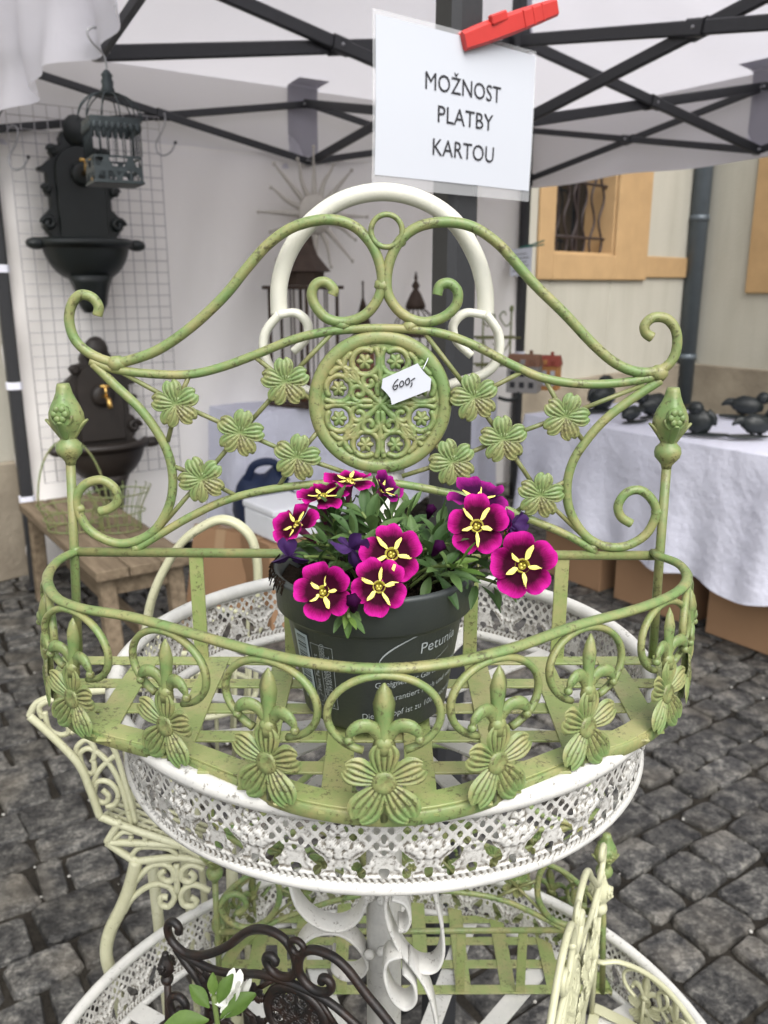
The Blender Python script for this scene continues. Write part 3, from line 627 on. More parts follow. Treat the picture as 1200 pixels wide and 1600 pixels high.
# cardboard boxes
def carton(c, sx, sy, sz, rz, label, group=None, lean=0):
    o = empty('cardboard_box', c, label, 'box', group, rz); o.rotation_euler[1] = lean
    m = MB(); v, f = box(sx, sy, sz, .004); m.add(v, f, T((0, 0, sz / 2))); m.build('carton', M_CARD, o, False)
    for s in (-1, 1): m = MB(); v, f = box(sx + .003, sy * .49, .004, .001); m.add(v, f, T((0, s * sy * .248, sz + .0035))); m.build('flap', M_CARD, o, False)
    m = MB(); v, f = box(sx + .006, .05, .002, .0005); m.add(v, f, T((0, 0, sz + .0075))); m.build('tape', M_CARDT, o, False)
    for s in (-1, 1): m = MB(); v, f = box(.002, .05, sz * .3, .0005); m.add(v, f, T((s * (sx / 2 + .0014), 0, sz * .85))); m.build('tape', M_CARDT, o, False)
    return o
rzB = math.atan2(-B2.y, -B2.x)
fr = Zv(rc, 0); b0 = fr + A2 * .24
for k, (s, L_, hgt, lab) in enumerate(((.12, .36, .34, 'cardboard box under the right table, farthest one from the camera'), (.55, .40, .36, 'cardboard box under the right table, second from the far end'), (1.02, .46, .35, 'cardboard box under the right table, behind the basket rim'), (1.56, .52, .36, 'large cardboard box under the right table at the picture edge'))):
    carton(b0 - B2 * (s + L_ / 2), L_ * .96, .36, hgt, rzB, lab, 'cardboard boxes under the right table')
lb = onZ(372, 905, 0.0)
carton(onZ(350, 948, 0), .15, .30, .34, R(62), 'tall narrow cardboard box leaning beside another near the left table', 'cardboard boxes behind the tray', R(14))
carton(onZ(446, 962, 0), .26, .26, .36, R(35), 'brown cardboard box under the white foam box', 'cardboard boxes behind the tray')
fb = onZ(432, 812, .365); fo = empty('foam_box', Zv(onZ(446, 962, 0), .372), 'white foam box on top of brown cardboard box', 'box', rz=R(38))
m = MB(); v, f = box(.22, .24, .10, .008); m.add(v, f, T((0, 0, .05))); m.build('tub', M_FOAM, fo, False); m = MB(); v, f = box(.23, .25, .03, .008); m.add(v, f, T((0, 0, .117))); m.build('lid', M_FOAM, fo, False)
# blue bag on the ground behind
bp = onZ(428, 905, 0); bag = empty('blue_bag', Zv(bp, 0), 'dark blue nylon bag slumped in front of the white table', 'bag')
m = MB(); v, f = sphere(.5, 22, 16); v = [Vector((p[0] * .34 * (1 + .12 * math.sin(p[2] * 9 + p[1] * 7)), p[1] * .30, max(0, (p[2] + .5)) * .54 * (1 - .12 * p[0]) + .03 * math.sin(p[0] * 13))) for p in v]; m.add(v, f); m.build('bag_body', M_BLUE, bag)
m = MB(); m.add(*sweep(cat([(-.10, -.05, .49), (-.06, -.07, .57), (.03, -.07, .58), (.08, -.05, .49)], 5), rect(.035, .008), ref=(0, 1, 0))); m.build('handle', M_BLUE, bag)
# ------------------------------------------------------------------ wooden bench with wire baskets
ZB = .44; q0 = onZ(28, 786, ZB); q1 = onZ(106, 771, ZB); bw = .34
Lb = 1.12; bn = empty('wooden_bench', Zv(q0, 0), 'weathered wooden bench at left below the brown wall fountain', 'bench', rz=math.atan2(-B2.y, -B2.x))
by = 1
for k in range(3): m = MB(); v, f = box(Lb, bw / 3 - .004, .035, .004); m.add(v, f, T((Lb / 2, by * (bw / 3 * (k + .5)), ZB - .018))); m.build('plank', M_WOOD, bn, False)
for x in (.07, Lb - .07):
    for y in (.05, bw - .05): m = MB(); m.add(*sweep([(x + (.06 if x > .5 else -.02), by * y, 0), (x, by * y, ZB - .036)], rect(.055, .055, .1), ref=(0, 1, 0))); m.build('leg', M_WOOD, bn, False)
    m = MB(); v, f = box(.03, bw - .08, .07, .004); m.add(v, f, T((x, by * bw / 2, ZB - .075))); m.build('apron', M_WOOD, bn, False)
m = MB(); v, f = box(Lb - .16, .03, .06, .004); m.add(v, f, T((Lb / 2, by * bw / 2, .17))); m.build('stretcher', M_WOOD, bn, False)
def wirebasket(loc, r, h, hh, label, rz, flare=1.5, ribs=14):
    o = empty('wire_basket', loc, label, 'basket', 'green wire baskets on the bench', rz)
    for (rr, z) in ((r, .004), ((r + r * flare) / 2, h * .5), (r * flare, h)):
        m = MB(); m.add(*tube([(rr * math.cos(a), rr * .75 * math.sin(a), z) for a in [2 * math.pi * k / 28 for k in range(28)]], .0028, 5, closed=True)); m.build('hoop', M_GREEN, o)
    for k in range(ribs):
        a = 2 * math.pi * k / ribs; c, s = math.cos(a), math.sin(a) * .75
        m = MB(); m.add(*tube(cat([(r * c, r * s, 0), (r * 1.05 * c, r * 1.05 * s, h * .5), (r * flare * c, r * flare * s, h), (r * flare * 1.08 * c, r * flare * 1.08 * s, h * 1.12), (r * flare * 1.02 * c, r * flare * 1.02 * s, h * 1.16)], 4), .002, 5)); m.build('rib', M_GREEN, o)
    if hh:
        m = MB(); m.add(*tube([(r * flare * math.cos(t), 0, h + hh * math.sin(t)) for t in [math.pi * k / 18 for k in range(19)]], .004, 6)); m.build('handle', M_GREEN, o)
    return o
wirebasket(onZ(190, 828, ZB + .002), .075, .15, 0, 'flared green wire basket at the right end of bench', .4)
wirebasket(onZ(118, 826, ZB + .002), .10, .09, .26, 'green wire basket with tall arched handle on the bench', .25, 1.25)
# ------------------------------------------------------------------ things on the tables
def lantern(px, ybase, ytop, wpx, label, kind):
    b = onZ(px, ybase, TZ + .006); zc = project(b)[2]; k = zc / FPX; h = (ybase - ytop) * k * 1.03; r = wpx * k / 2
    o = empty('garden_lantern', b, label, 'lantern', 'lanterns on the back table', AX)
    if kind == 'tall':
        hb = h * .66
        m = MB(); v, f = box(2 * r, 2 * r, .02, .004); m.add(v, f, T((0, 0, .01))); m.build('base', M_LANT, o, False)
        for a in range(4):
            for q in range(4):
                x = -r * .86 + r * 1.72 * q / 3 if q < 3 else None
                if x is None: continue
                M = Matrix.Rotation(a * math.pi / 2, 4, 'Z'); m = MB(); m.add(*sweep([M @ Vector((x, -r * .86, .02)), M @ Vector((x, -r * .86, hb))], rect(.016 if q == 0 else .007, .016 if q == 0 else .007), ref=(1, 0, 0))); m.build('post', M_LANT, o, False)
        m = MB(); v, f = box(2.1 * r, 2.1 * r, .018, .004); m.add(v, f, T((0, 0, hb))); m.build('cornice', M_LANT, o, False)
        m = MB(); v, f = lathe([(.7, hb + .01), (.72, hb + .07), (.95, hb + .075), (.8, hb + .10), (.52, hb + .15), (.38, hb + .2), (.34, hb + .24), (.22, hb + .25)], 8); v = [(x * r * 1.1, y * r * 1.1, z) for x, y, z in v]; m.add(v, f, T(rot=(0, 0, R(22.5)))); rf = m.build('roof', M_LANT, o, False)
        m = MB(); v, f = lathe([(.02, hb + .24), (.035, hb + .27), (.012, hb + .29), (.02, hb + .31), (.004, h)], 10); m.add(v, f); m.build('finial', M_LANT, rf)
        m = MB(); v, f = lathe([(.028, .02), (.028, .16), (.004, .165)], 14); m.add(v, f); m.build('candle', M_TERRA, o)
    elif kind == 'dome':
        hb = h * .50
        for z in (.006, hb * .5, hb): m = MB(); m.add(*sweep([(r * math.cos(a), r * math.sin(a), z) for a in [2 * math.pi * q / 24 for q in range(24)]], rect(.006, .02), ref=(0, 0, 1), closed=True)); m.build('hoop', M_LANT, o)
        for q in range(16):
            a = 2 * math.pi * q / 16; c, s = math.cos(a), math.sin(a)
            P = [(r * c, r * s, 0), (r * c, r * s, hb)] + [(r * c * math.cos(t), r * s * math.cos(t), hb + h * .22 * math.sin(t)) for t in [math.pi * i / 14 for i in range(1, 7)]]; m = MB(); m.add(*tube(P, .003, 5)); m.build('rib', M_LANT, o)
        m = MB(); v, f = lathe([(.03, h * .70), (.055, h * .715), (.05, h * .75), (.03, h * .82), (.012, h * .86), (.022, h * .89), (.006, h * .93), (.01, h * .95), (.002, h)], 12); m.add(v, f); m.build('finial', M_LANT, o)
    else:
        m = MB(); v, f = box(2 * r, 2 * r, h * .5, .004); m.add(v, f, T((0, 0, h * .25))); m.build('body', M_TERRA, o, False)
        m = MB(); v, f = lathe([(1.45, h * .5), (1.3, h * .53), (.75, h * .68), (.35, h * .80), (.12, h * .86), (.1, h * .97), (.16, h * .98), (.03, h)], 4); v = [(x * r, y * r, z) for x, y, z in v]; m.add(v, f, T(rot=(0, 0, R(45)))); m.build('spire_roof', M_LANT, o, False)
    return o
lantern(478, 632, 372, 84, 'tall brown lantern with pagoda roof below the sun ornament', 'tall')
lantern(648, 618, 437, 70, 'dome-topped wire lantern in front of the black post', 'dome')
lantern(568, 622, 450, 26, 'slim brown lantern with pointed spire behind the medallion', 'spire')
# green wire shelf at the far corner
w0 = onZ(745, 612, TZ + .006); wz = project(w0)[2] / FPX; gs = empty('wire_shelf', w0, 'small green wire wall shelf standing at the far tent corner', 'shelf', rz=R(8)); P_ = lambda x, y, d=0: Vector(((x - 745) * wz, d, (612 - y) * wz))
for x in (752, 796): m = MB(); m.add(*tube([P_(x, 612), P_(x, 490)], .006, 6)); v, f = sphere(.013, 8, 6, (1, 1, 1.5)); m.add(v, f, T(P_(x, 486))); m.build('post', M_GREEN, gs)
for y in (530, 572): 
    for d in (0, .12): m = MB(); m.add(*seg(P_(742, y, d), P_(812, y, d), .006)); m.build('rail', M_GREEN, gs)
for (x0, s) in ((752, 1), (796, -1)):
    m = MB(); m.add(*tube(cat([P_(x0, 505), P_(x0 + 8 * s, 512), P_(x0 + 18 * s, 498), P_(x0 + 12 * s, 490), P_(x0 + 8 * s, 496)], 6), .004, 5)); m.build('scroll', M_GREEN, gs)
    m = MB(); m.add(*tube(cat([P_(x0, 530), P_(x0 + 6 * s, 545), P_(x0 + 16 * s, 552), P_(x0 + 22 * s, 543), P_(x0 + 16 * s, 538)], 6), .004, 5)); m.build('scroll', M_GREEN, gs)
# model houses
def house(px, py, wpx, hpx, mw, mr, label):
    b = onZ(px, py, TZ + .008); k = project(b)[2] / FPX; w_, h = wpx * k / 2, hpx * k; o = empty('model_house', b, label, 'model house', 'model houses on the table', R(-20))
    m = MB(); v, f = box(2 * w_, 1.6 * w_, h * .68, .003); m.add(v, f, T((0, 0, h * .34))); wl_ = m.build('house_wall', mw, o, False)
    m = MB(); m.add([(-w_ * 1.08, -w_ * .9, h * .66), (w_ * 1.08, -w_ * .9, h * .66), (w_ * 1.08, w_ * .9, h * .66), (-w_ * 1.08, w_ * .9, h * .66), (-w_ * 1.0, -w_ * .35, h * .93), (w_ * 1.0, -w_ * .35, h * .93), (w_ * 1.0, w_ * .35, h * .93), (-w_, w_ * .35, h * .93)], [(0, 1, 5, 4), (1, 2, 6, 5), (2, 3, 7, 6), (3, 0, 4, 7), (4, 5, 6, 7), (3, 2, 1, 0)]); rf = m.build('roof', mr, o, False)
    m = MB(); v, f = box(.018, .018, h * .16, .002); m.add(v, f, T((w_ * .4, 0, h * .95))); m.build('chimney', mr, rf, False)
    for r_ in range(2):
        for c_ in range(3): m = MB(); v, f = box(w_ * .32, .004, h * .14, .001); m.add(v, f, T((w_ * (-.6 + .6 * c_), -w_ * .8 - .001, h * (.2 + .27 * r_)))); m.build('window', M_INK if mw is M_HOUSEW else M_PAPER, o, False)
    for c_ in range(3): m = MB(); v, f = box(w_ * .3, .03, h * .12, .003); m.add(v, f, T((w_ * (-.62 + .62 * c_), -w_ * .68, h * .76))); m.build('dormer', mr if c_ != 1 else mw, o, False)
house(818, 612, 48, 62, M_HOUSEW, M_TERRA, 'grey model house with brown roof, left of the ochre one')
house(852, 608, 42, 56, M_HOUSEO, M_HOUSER, 'ochre model house with red roof on the far table corner')
# dark cast-iron ornaments on the right table
def ornament(px, py, s, label, rz, var=0):
    b = onZ(px, py, TZ + .008); k = project(b)[2] / FPX * s; o = empty('cast_iron_ornament', b, label, 'ornament', 'dark iron ornaments on the right table', rz); rr = random.Random(px)
    m = MB(); v, f = sphere(20 * k, 20, 14, (1.05, .62, 1.0) if var == 0 else (1.35, .6, .8)); v = [Vector((p[0] + (.25 * p[2] if var else 0), p[1], p[2])) * (1 + .10 * math.sin(p[0] / k * .5) * math.sin(p[2] / k * .45) + rr.uniform(-.06, .06)) for p in v]; m.add(v, f, T((0, 0, 24 * k))); m.build('body', M_CASTG, o)
    m = MB(); v, f = sphere(11 * k, 12, 9, (1.1, .8, .95)); hc = Vector((-7 * k, -4 * k, 45 * k) if var == 0 else (-25 * k, 0, 37 * k)); v = [Vector(p) * (1 + rr.uniform(-.1, .1)) for p in v]; m.add(v, f, T(hc)); hd = m.build('head', M_CASTG, o)
    m = MB(); m.add(*sweep([hc + Vector((-8 * k, 0, 0)), hc + Vector((-17 * k, 0, -3 * k))], circ(4 * k, 6), scale=[1, .3])); m.build('beak', M_CASTG, hd)
    m = MB(); m.add(*sweep(cat([(16 * k, 0, 26 * k), (30 * k, 0, 30 * k), (42 * k, 0, 24 * k)] if var else [(10 * k, 0, 36 * k), (20 * k, 0, 30 * k), (24 * k, 0, 18 * k)], 4), circ(7 * k, 8, .5), ref=(0, 1, 0), scale=[1.2, 1.2, 1.1, 1.0, .9, .8, .6, .45, .3])); m.build('tail', M_CASTG, o)
    m = MB(); m.add(*sweep(cat([(-22 * k, 0, 3 * k), (0, 0, 4 * k), (24 * k, -4 * k, 4 * k), (44 * k, -6 * k, 5 * k)], 4), circ(8 * k, 10, .4), ref=(0, 0, 1), scale=[.5 + .6 * math.sin(math.pi * q / 13) for q in range(13)])); m.build('foot', M_CASTG, o)
    for x in (-8, 8): m = MB(); m.add(*tube([(x * k, 0, 4 * k), (x * .7 * k, 0, 14 * k)], 3.2 * k, 7)); m.build('leg', M_CASTG, o)
    return o
ornament(1090, 682, 1.0, 'dark iron ornament with flat foot, just right of the basket finial', R(-15))
ornament(1180, 686, 1.0, 'dark iron ornament at the right picture edge, nearest of its row', R(190), 1)
ornament(1165, 655, .9, 'dark iron ornament at the right edge, behind the nearest one', R(170), 1)
ornament(1020, 655, 1.0, 'dark iron ornament mostly hidden behind the right finial', R(20), 1)
ornament(940, 645, 1.05, 'dark iron ornament seen between panel flowers and side scroll', R(200), 0)
ornament(985, 662, .7, 'small dark iron ornament left of the right finial', R(30), 1)
# curled iron hook lying at the table corner
m = MB(); hb_ = onZ(800, 626, TZ + .01); k = project(hb_)[2] / FPX; m.add(*tube(cat([hb_ + Vector(p) * k for p in ((-22, 0, 5), (-8, 0, 1), (4, 0, 2), (10, 0, 8), (8, 0, 13))], 5), 3 * k, 6)); tag(m.build('iron_hook', M_CASTG), 'small black curled hook lying by the grey model house', 'hook')
# green peg and slip of paper on the far tent leg
pf = co['F'] - A2 * .0 - Vector((.0, .05, 0)); zc = project(Zv(pf, 1.5))[2]
a, b = atD(812, 388, zc - .04), atD(850, 379, zc - .04); pg = empty('green_clothes_peg', a, 'dark green clothes peg on the far tent leg', 'clothes peg'); d = (b - a)
for s in (-1, 1): m = MB(); m.add(*sweep([Vector((0, 0, s * .004)), d * .5 + UPZ * s * .005, d + UPZ * s * .011], rect(.014, .009), ref=(0, 0, 1))); m.build('jaw', M_TEAL, pg, False)
m = MB(); c4 = [atD(x, y, zc - .05) for x, y in ((798, 390), (832, 386), (830, 428), (797, 432))]; m.add(c4, [(0, 1, 2, 3)]); pn = m.build('paper_slip', M_PAPER, None, False); tag(pn, 'white slip of paper pegged to the far tent leg', 'paper'); md = pn.modifiers.new('t', 'SOLIDIFY'); md.thickness = .0006
for k in range(5):
    m = MB(); p0, p1 = c4[0].lerp(c4[3], .2 + .15 * k), c4[1].lerp(c4[2], .2 + .15 * k); q0_, q1_ = p0.lerp(p1, .12), p0.lerp(p1, .75 + .1 * (k % 2)); e = (c4[3] - c4[0]) * .03; n_ = Vector((0, -.002, 0)); m.add([q0_ + n_, q1_ + n_, q1_ + e + n_, q0_ + e + n_], [(0, 1, 2, 3)]); m.build('text_line', M_INK, pn, False)
# ------------------------------------------------------------------ the card-payment sign with its red peg on the near leg
SK = .885
s_tl, s_tr = atD(587, 22, 1.11 * SK), atD(838, 87, 1.31 * SK)
rb_ = ray(585, 273); s_bl = C0 + rb_ * ((s_tl - C0).dot(s_tr - s_tl) / rb_.dot(s_tr - s_tl))
sx = (s_tr - s_tl); SW = sx.length; sx.normalize(); sy = (s_tl - s_bl); sy = sy - sx * sy.dot(sx); SHh = sy.length; sy.normalize(); sn = sx.cross(sy)
sgn = empty('payment_sign', s_bl, 'white printed sign MOŽNOST PLATBY KARTOU in a clear sleeve on black post', 'sign'); sgn.matrix_basis = frame(s_bl, sx, sy, sn)
m = MB(); nb = 12; v = []; f = []
def bend(x, y): return .0022 * math.sin(x / SW * 3.1 + .4) + .0008 * math.sin(y / SHh * 4)
def shp(x0, x1, y0, y1, off, name, mat):
    m = MB(); v = []; f = []
    for i in range(nb + 1):
        for j in range(nb + 1): x = x0 + (x1 - x0) * i / nb; y = y0 + (y1 - y0) * j / nb; v.append((x, y, bend(x, y) + off))
    for i in range(nb):
        for j in range(nb): q = i * (nb + 1) + j; f.append((q, q + nb + 1, q + nb + 2, q + 1))
    m.add(v, f); return m.build(name, mat, sgn, False)
pp = shp(0, SW, 0, SHh, 0, 'paper_sheet', M_PAPER); md = pp.modifiers.new('t', 'SOLIDIFY'); md.thickness = .0004
shp(-.004, SW + .003, -.014, SHh + .006, -.001, 'clear_sleeve', M_SLEEVE)
for txt, v_, wd, u_ in (('MOŽNOST', .655, .485, .515), ('PLATBY', .45, .36, .53), ('KARTOU', .225, .40, .525)):
    v, f = text_mesh(txt, .04); x0 = min(p.x for p in v); x1 = max(p.x for p in v); k = wd * SW / (x1 - x0); hcap = .118 * SHh; ybase = min(p.y for p in v); ycap = [p.y for p in v if abs(p.y) < 1]; capk = hcap / .029
    m = MB(); vv = []
    for p in v: X = SW * u_ + (p.x - (x0 + x1) / 2) * k; Y = SHh * v_ + p.y * capk; vv.append((X, Y, bend(X, Y) + .0008))
    m.add(vv, f); m.build('lettering', M_INK, sgn, False)
pa, pb = onP(731, 62, s_bl + sn * .002, sn), onP(847, 18, s_bl + sn * .004, sn)
peg = empty('red_clothes_peg', pa, 'big red plastic clothes peg holding the sign to the post', 'clothes peg'); ax_ = (pb - pa).normalized(); L = (pb - pa).length; pn_ = (sn - ax_ * sn.dot(ax_)).normalized(); pu = pn_.cross(ax_)
peg.matrix_basis = frame(pa, ax_, pu, pn_)
for s in (1, -1):
    P = [(-.012, 0, s * .004), (.02, 0, s * .006), (L * .45, 0, s * .010), (L * .8, 0, s * .014), (L + .008, 0, s * .017)]
    m = MB(); m.add(*sweep(P, rect(.024, .010, .35), ref=(0, 0, 1), scale=[.92, 1.05, 1.1, 1.02, .9])); j = m.build('jaw', M_RED, peg, False)
    for t in (.62, .74, .86): m = MB(); v, f = box(.0022, .0215, .003, .0006); m.add(v, f, T((L * t, 0, s * (.010 + .007 * t + .0025)))); m.build('grip_rib', M_RED, j, False)
m = MB(); m.add(*tube([(L * .36 + .006 * math.cos(a), -.014 + .0045 * a / 6.283, .006 * math.sin(a)) for a in [k * .5 for k in range(40)]], .0011, 6)); m.build('spring', M_STEEL, peg)
m = MB(); v, f = box(.03, .012, .008, .002); m.add(v, f, T((L * .33, .012, .012))); m.build('lug', M_RED, peg, False)
# ================================================================== THE PLANTER BASKET (foreground)
YB = .60; ZF = H - .466 * YB; ZR = H - .321 * YB; BO = Vector((-.005, YB, ZF)); HR = ZR - ZF
K = .000455                                                         # metres per photo pixel on the panel plane
def bp_(x, y, d=0): return onY(x, y, YB) - BO + Vector((0, -d, 0))
def bz_(x, y): return onZ(x, y, ZR) - BO
def bf_(x, y): return onZ(x, y, ZF) - BO
def petal_grid(L, w_, nr=9, ns=9, ridges=4, bulge=.0022, ridge=.0006, notch=.12, base=.3, cup=0):
    v = []; f = []
    for i in range(nr + 1):
        t = i / nr; e = math.sqrt(max(.03, 1 - ((t - .64) / .40) ** 2)) if t > .64 else 1 - (1 - base) * (1 - t / .64) ** 1.5; wd = w_ * e
        for j in range(ns + 1):
            s = j / ns * 2 - 1; tt = t - notch * t ** 5 * math.exp(-(s / .35) ** 2)
            z = bulge * math.sin(math.pi * min(1, t * .9 + .06)) * (1 - s * s * .6) + ridge * math.cos(s * ridges * math.pi) * math.sin(math.pi * min(1, t * .93 + .05)) + cup * t * t
            v.append((s * wd, tt * L, z))
    for i in range(nr):
        for j in range(ns): a = i * (ns + 1) + j; f.append((a, a + 1, a + ns + 2, a + ns + 1))
    return v, f
def solid(o, t, off=-1): md = o.modifiers.new('t', 'SOLIDIFY'); md.thickness = t; md.offset = off; return o
FACE = Matrix(((1, 0, 0, 0), (0, 0, -1, 0), (0, 1, 0, 0), (0, 0, 0, 1)))    # x,y,z(out) -> x, z up, -y towards the viewer
bask = empty('planter_basket', BO, 'half-round antiqued green iron planter basket holding the flower pot', 'basket')
def rod(pts, r, name='scroll_rod', n=7, flat=1, d=0, mat=M_GREEN):
    m = MB(); m.add(*sweep(cat([bp_(x, y, d) for x, y in pts], n), circ(r, 10, flat), ref=(0, 1, 0))); return m.build(name, mat, bask)
r1 = 7.9 * K
rod([(152, 493), (154, 479), (144, 465), (126, 461), (113, 474), (108, 500), (117, 530), (140, 552), (175, 566), (206, 562), (250, 545), (300, 510), (350, 463), (385, 420), (420, 381), (460, 354), (510, 343), (550, 352), (577, 377), (592, 408), (597, 440), (590, 468), (570, 492), (540, 503), (512, 498), (494, 480), (487, 460), (494, 444), (509, 441), (521, 452), (519, 461)], r1, 'top_scroll_rod')
rod([(1019, 527), (1009, 520), (1008, 507), (1022, 496), (1043, 499), (1057, 520), (1055, 553), (1036, 576), (1002, 582), (966, 570), (930, 541), (882, 490), (835, 444), (800, 404), (775, 378), (740, 355), (700, 347), (657, 353), (627, 374), (610, 405), (604, 440), (609, 466), (628, 490), (658, 503), (690, 497), (712, 478), (715, 456), (703, 443), (688, 446), (683, 461)], r1, 'top_scroll_rod')
m = MB(); cc = bp_(604, 361, .002); m.add(*tube([cc + Vector((math.cos(a), 0, math.sin(a))) * 23 * K for a in [2 * math.pi * k / 28 for k in range(28)]], 4.2 * K, 8, closed=True)); m.build('hanging_ring', M_GREEN, bask)
rod([(141, 564), (180, 577), (235, 584), (295, 585), (345, 574), (400, 554), (460, 530), (520, 517), (600, 513), (680, 519), (740, 539), (800, 570), (850, 591), (910, 600), (970, 598), (1028, 588)], 6.9 * K, 'arch_rod')
rod([(146, 568), (180, 602), (220, 640), (250, 682), (266, 720), (270, 760), (262, 796), (240, 830), (207, 847), (175, 847), (141, 829), (123, 800), (120, 776), (133, 757), (158, 750), (179, 763), (183, 783), (171, 795), (155, 799)], r1 * .95, 'side_scroll_rod')
rod([(1032, 594), (985, 625), (945, 656), (915, 690), (895, 722), (886, 760), (891, 800), (914, 836), (944, 853), (978, 853), (1010, 834), (1025, 802), (1018, 780), (1000, 766), (979, 770), (966, 789), (970, 807), (986, 818)], r1 * .95, 'side_scroll_rod')
rod([(208, 861), (250, 835), (300, 806), (355, 781), (420, 765), (500, 756), (600, 754), (690, 768), (760, 785), (830, 812), (890, 838), (930, 862)], 6.6 * K, 'bottom_arch_rod')
m = MB(); m.add(*sweep([bp_(116, 862), bp_(570, 866), bp_(1027, 868)], rect(.0066, .0062, .3), ref=(0, 1, 0))); m.build('back_rail', M_GREEN, bask)
# welds
for (x, y, r_) in ((182, 568, 15), (1030, 583, 15), (597, 446, 13), (580, 380, 9), (625, 378, 9), (535, 507, 12), (640, 510, 12), (124, 795, 10), (1026, 800, 10), (212, 856, 9), (926, 856, 9), (118, 860, 10), (1027, 867, 10)):
    m = MB(); rr = random.Random(x); v, f = sphere(r_ * K, 10, 7, (1, .75, .8)); v = [Vector(p) * (1 + rr.uniform(-.14, .14)) for p in v]; m.add(v, f, T(bp_(x, y))); m.build('weld', M_GREEN, bask)
# corner posts with tulip finials
def finial(top, bot, parent):
    s = K
    prof = [(9, 118), (11, 112), (12, 104), (16, 94), (21, 84), (25, 72), (26, 62), (22, 50), (16, 40), (12, 33), (13, 30), (19, 24), (21, 16), (19, 8), (14, 2), (9, -4), (7.5, -10)]
    m = MB(); rr = random.Random(2); v, f = lathe([(r * s, z * s) for r, z in reversed(prof)], 20, lambda a, i: 1 + (.10 * math.cos(4 * a) if 6 < i < 15 else .02 * math.cos(7 * a)))
    v = [(x * (1 + rr.uniform(-.02, .02)), y * (1 + rr.uniform(-.02, .02)), z) for x, y, z in v]; m.add(v, f)
    fin = m.build('finial', M_GREEN, parent, loc=top)
    for a in (0, 90, 180, 270):
        M = Matrix.Rotation(R(a), 4, 'Z'); P = cat([(11 * s, 0, 33 * s), (17 * s, 0, 44 * s), (25 * s, 0, 55 * s), (33 * s, 0, 62 * s)], 4)
        m = MB(); m.add(*sweep([M @ p for p in P], circ(6.5 * s, 8, .5), ref=(0, 0, 1), scale=[.7 + .5 * math.sin(math.pi * min(1, q / 12) * .8) - .5 * (q / 12) ** 3 for q in range(13)])); m.build('finial_leaf', M_GREEN, fin)
    for a in (0, 180):
        M = Matrix.Rotation(R(a), 4, 'Z')
        m = MB(); rr = random.Random(5); v, f = sphere(14.5 * s, 14, 10, (1, .7, 1.05)); v = [Vector(p) * (1 + rr.uniform(-.08, .08)) for p in v]; m.add(v, f, M @ T((0, -20 * s, 74 * s)))
        for k in range(6): b = k * 1.047; v, f = sphere(5.5 * s, 8, 6, (1, .6, 1)); m.add(v, f, M @ T((8.5 * s * math.cos(b), -28 * s, 74 * s + 8.5 * s * math.sin(b))))
        tag(m.build('rosette', M_GREEN, fin), kind='stuff')
        m = MB(); m.add(*tube([M @ Vector((16 * s * math.cos(t), -21 * s, 71 * s - 17 * s * math.sin(t))) for t in [math.pi * k / 10 for k in range(11)]], 2.6 * s, 6)); m.build('calyx', M_GREEN, fin)
for (xt, yt, xb, yb) in ((110, 716, 123, 1033), (1042, 722, 1019, 1033)):
    a = bp_(xt, yt); b = bp_(xb, yb); b.z = 0; m = MB(); m.add(*sweep([b, bp_((xt + xb) / 2, 870), a], rect(14 * K, 13 * K, .3), ref=(0, 1, 0))); po = m.build('corner_post', M_GREEN, bask); finial(a, 0, po)
# vertical straps
for x in (306, 452, 738, 879):
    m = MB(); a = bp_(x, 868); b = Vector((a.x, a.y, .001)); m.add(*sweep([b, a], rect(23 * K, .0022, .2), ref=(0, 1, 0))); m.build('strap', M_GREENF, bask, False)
# stamped five-petal flowers and their thin struts
fm = MB()
for k in range(5):
    v, f = petal_grid(35 * K, 14.8 * K, 11, 16, 4, .0020, .0006, .10, .36); fm.add(v, f, Matrix.Rotation(k * 2 * math.pi / 5, 4, 'Z') @ T((0, 3 * K, 0)))
v, f = lathe([(14 * K, -.0006), (11 * K, .0012), (5 * K, .0006), (.0002, .0004)], 14); fm.add(v, f)
fl0 = None
FL = [(277, 630, 10), (377, 675, -14), (317, 747, 24), (447, 596, 4), (465, 713, -12), (740, 620, 14), (785, 685, 6), (882, 650, -18), (706, 720, 20), (843, 772, -8)]
for x, y, a in FL:
    M = T(bp_(x, y, .0045), (R(90), 0, 0)) @ Matrix.Rotation(R(a), 4, 'Z')
    if fl0 is None: fl0 = fm.build('flower_ornament', M_GREEN, bask); solid(fl0, .0010); o = fl0
    else: o = fl0.copy(); COL.objects.link(o); o.parent = bask
    o.matrix_basis = M
for (x0, y0, x1, y1) in ((190, 582, 277, 630), (296, 586, 277, 630), (277, 630, 262, 690), (277, 630, 377, 675), (377, 675, 317, 747), (317, 747, 268, 727), (317, 747, 372, 776), (317, 747, 244, 832), (377, 675, 447, 596), (377, 675, 465, 713), (465, 713, 433, 764), (465, 713, 548, 741), (447, 596, 520, 519), (447, 596, 396, 556), (447, 596, 488, 626), (465, 713, 500, 670),
    (740, 620, 664, 521), (740, 620, 818, 580), (740, 620, 785, 685), (785, 685, 882, 650), (882, 650, 1006, 601), (882, 650, 852, 593), (882, 650, 914, 692), (785, 685, 843, 772), (785, 685, 706, 720), (706, 720, 676, 690), (706, 720, 742, 782), (706, 720, 628, 744), (843, 772, 888, 750), (843, 772, 806, 800), (843, 772, 905, 832), (740, 620, 700, 632)):
    m = MB(); m.add(*seg(bp_(x0, y0), bp_(x1, y1), 3.8 * K, 8)); m.build('strut', M_GREEN, bask)
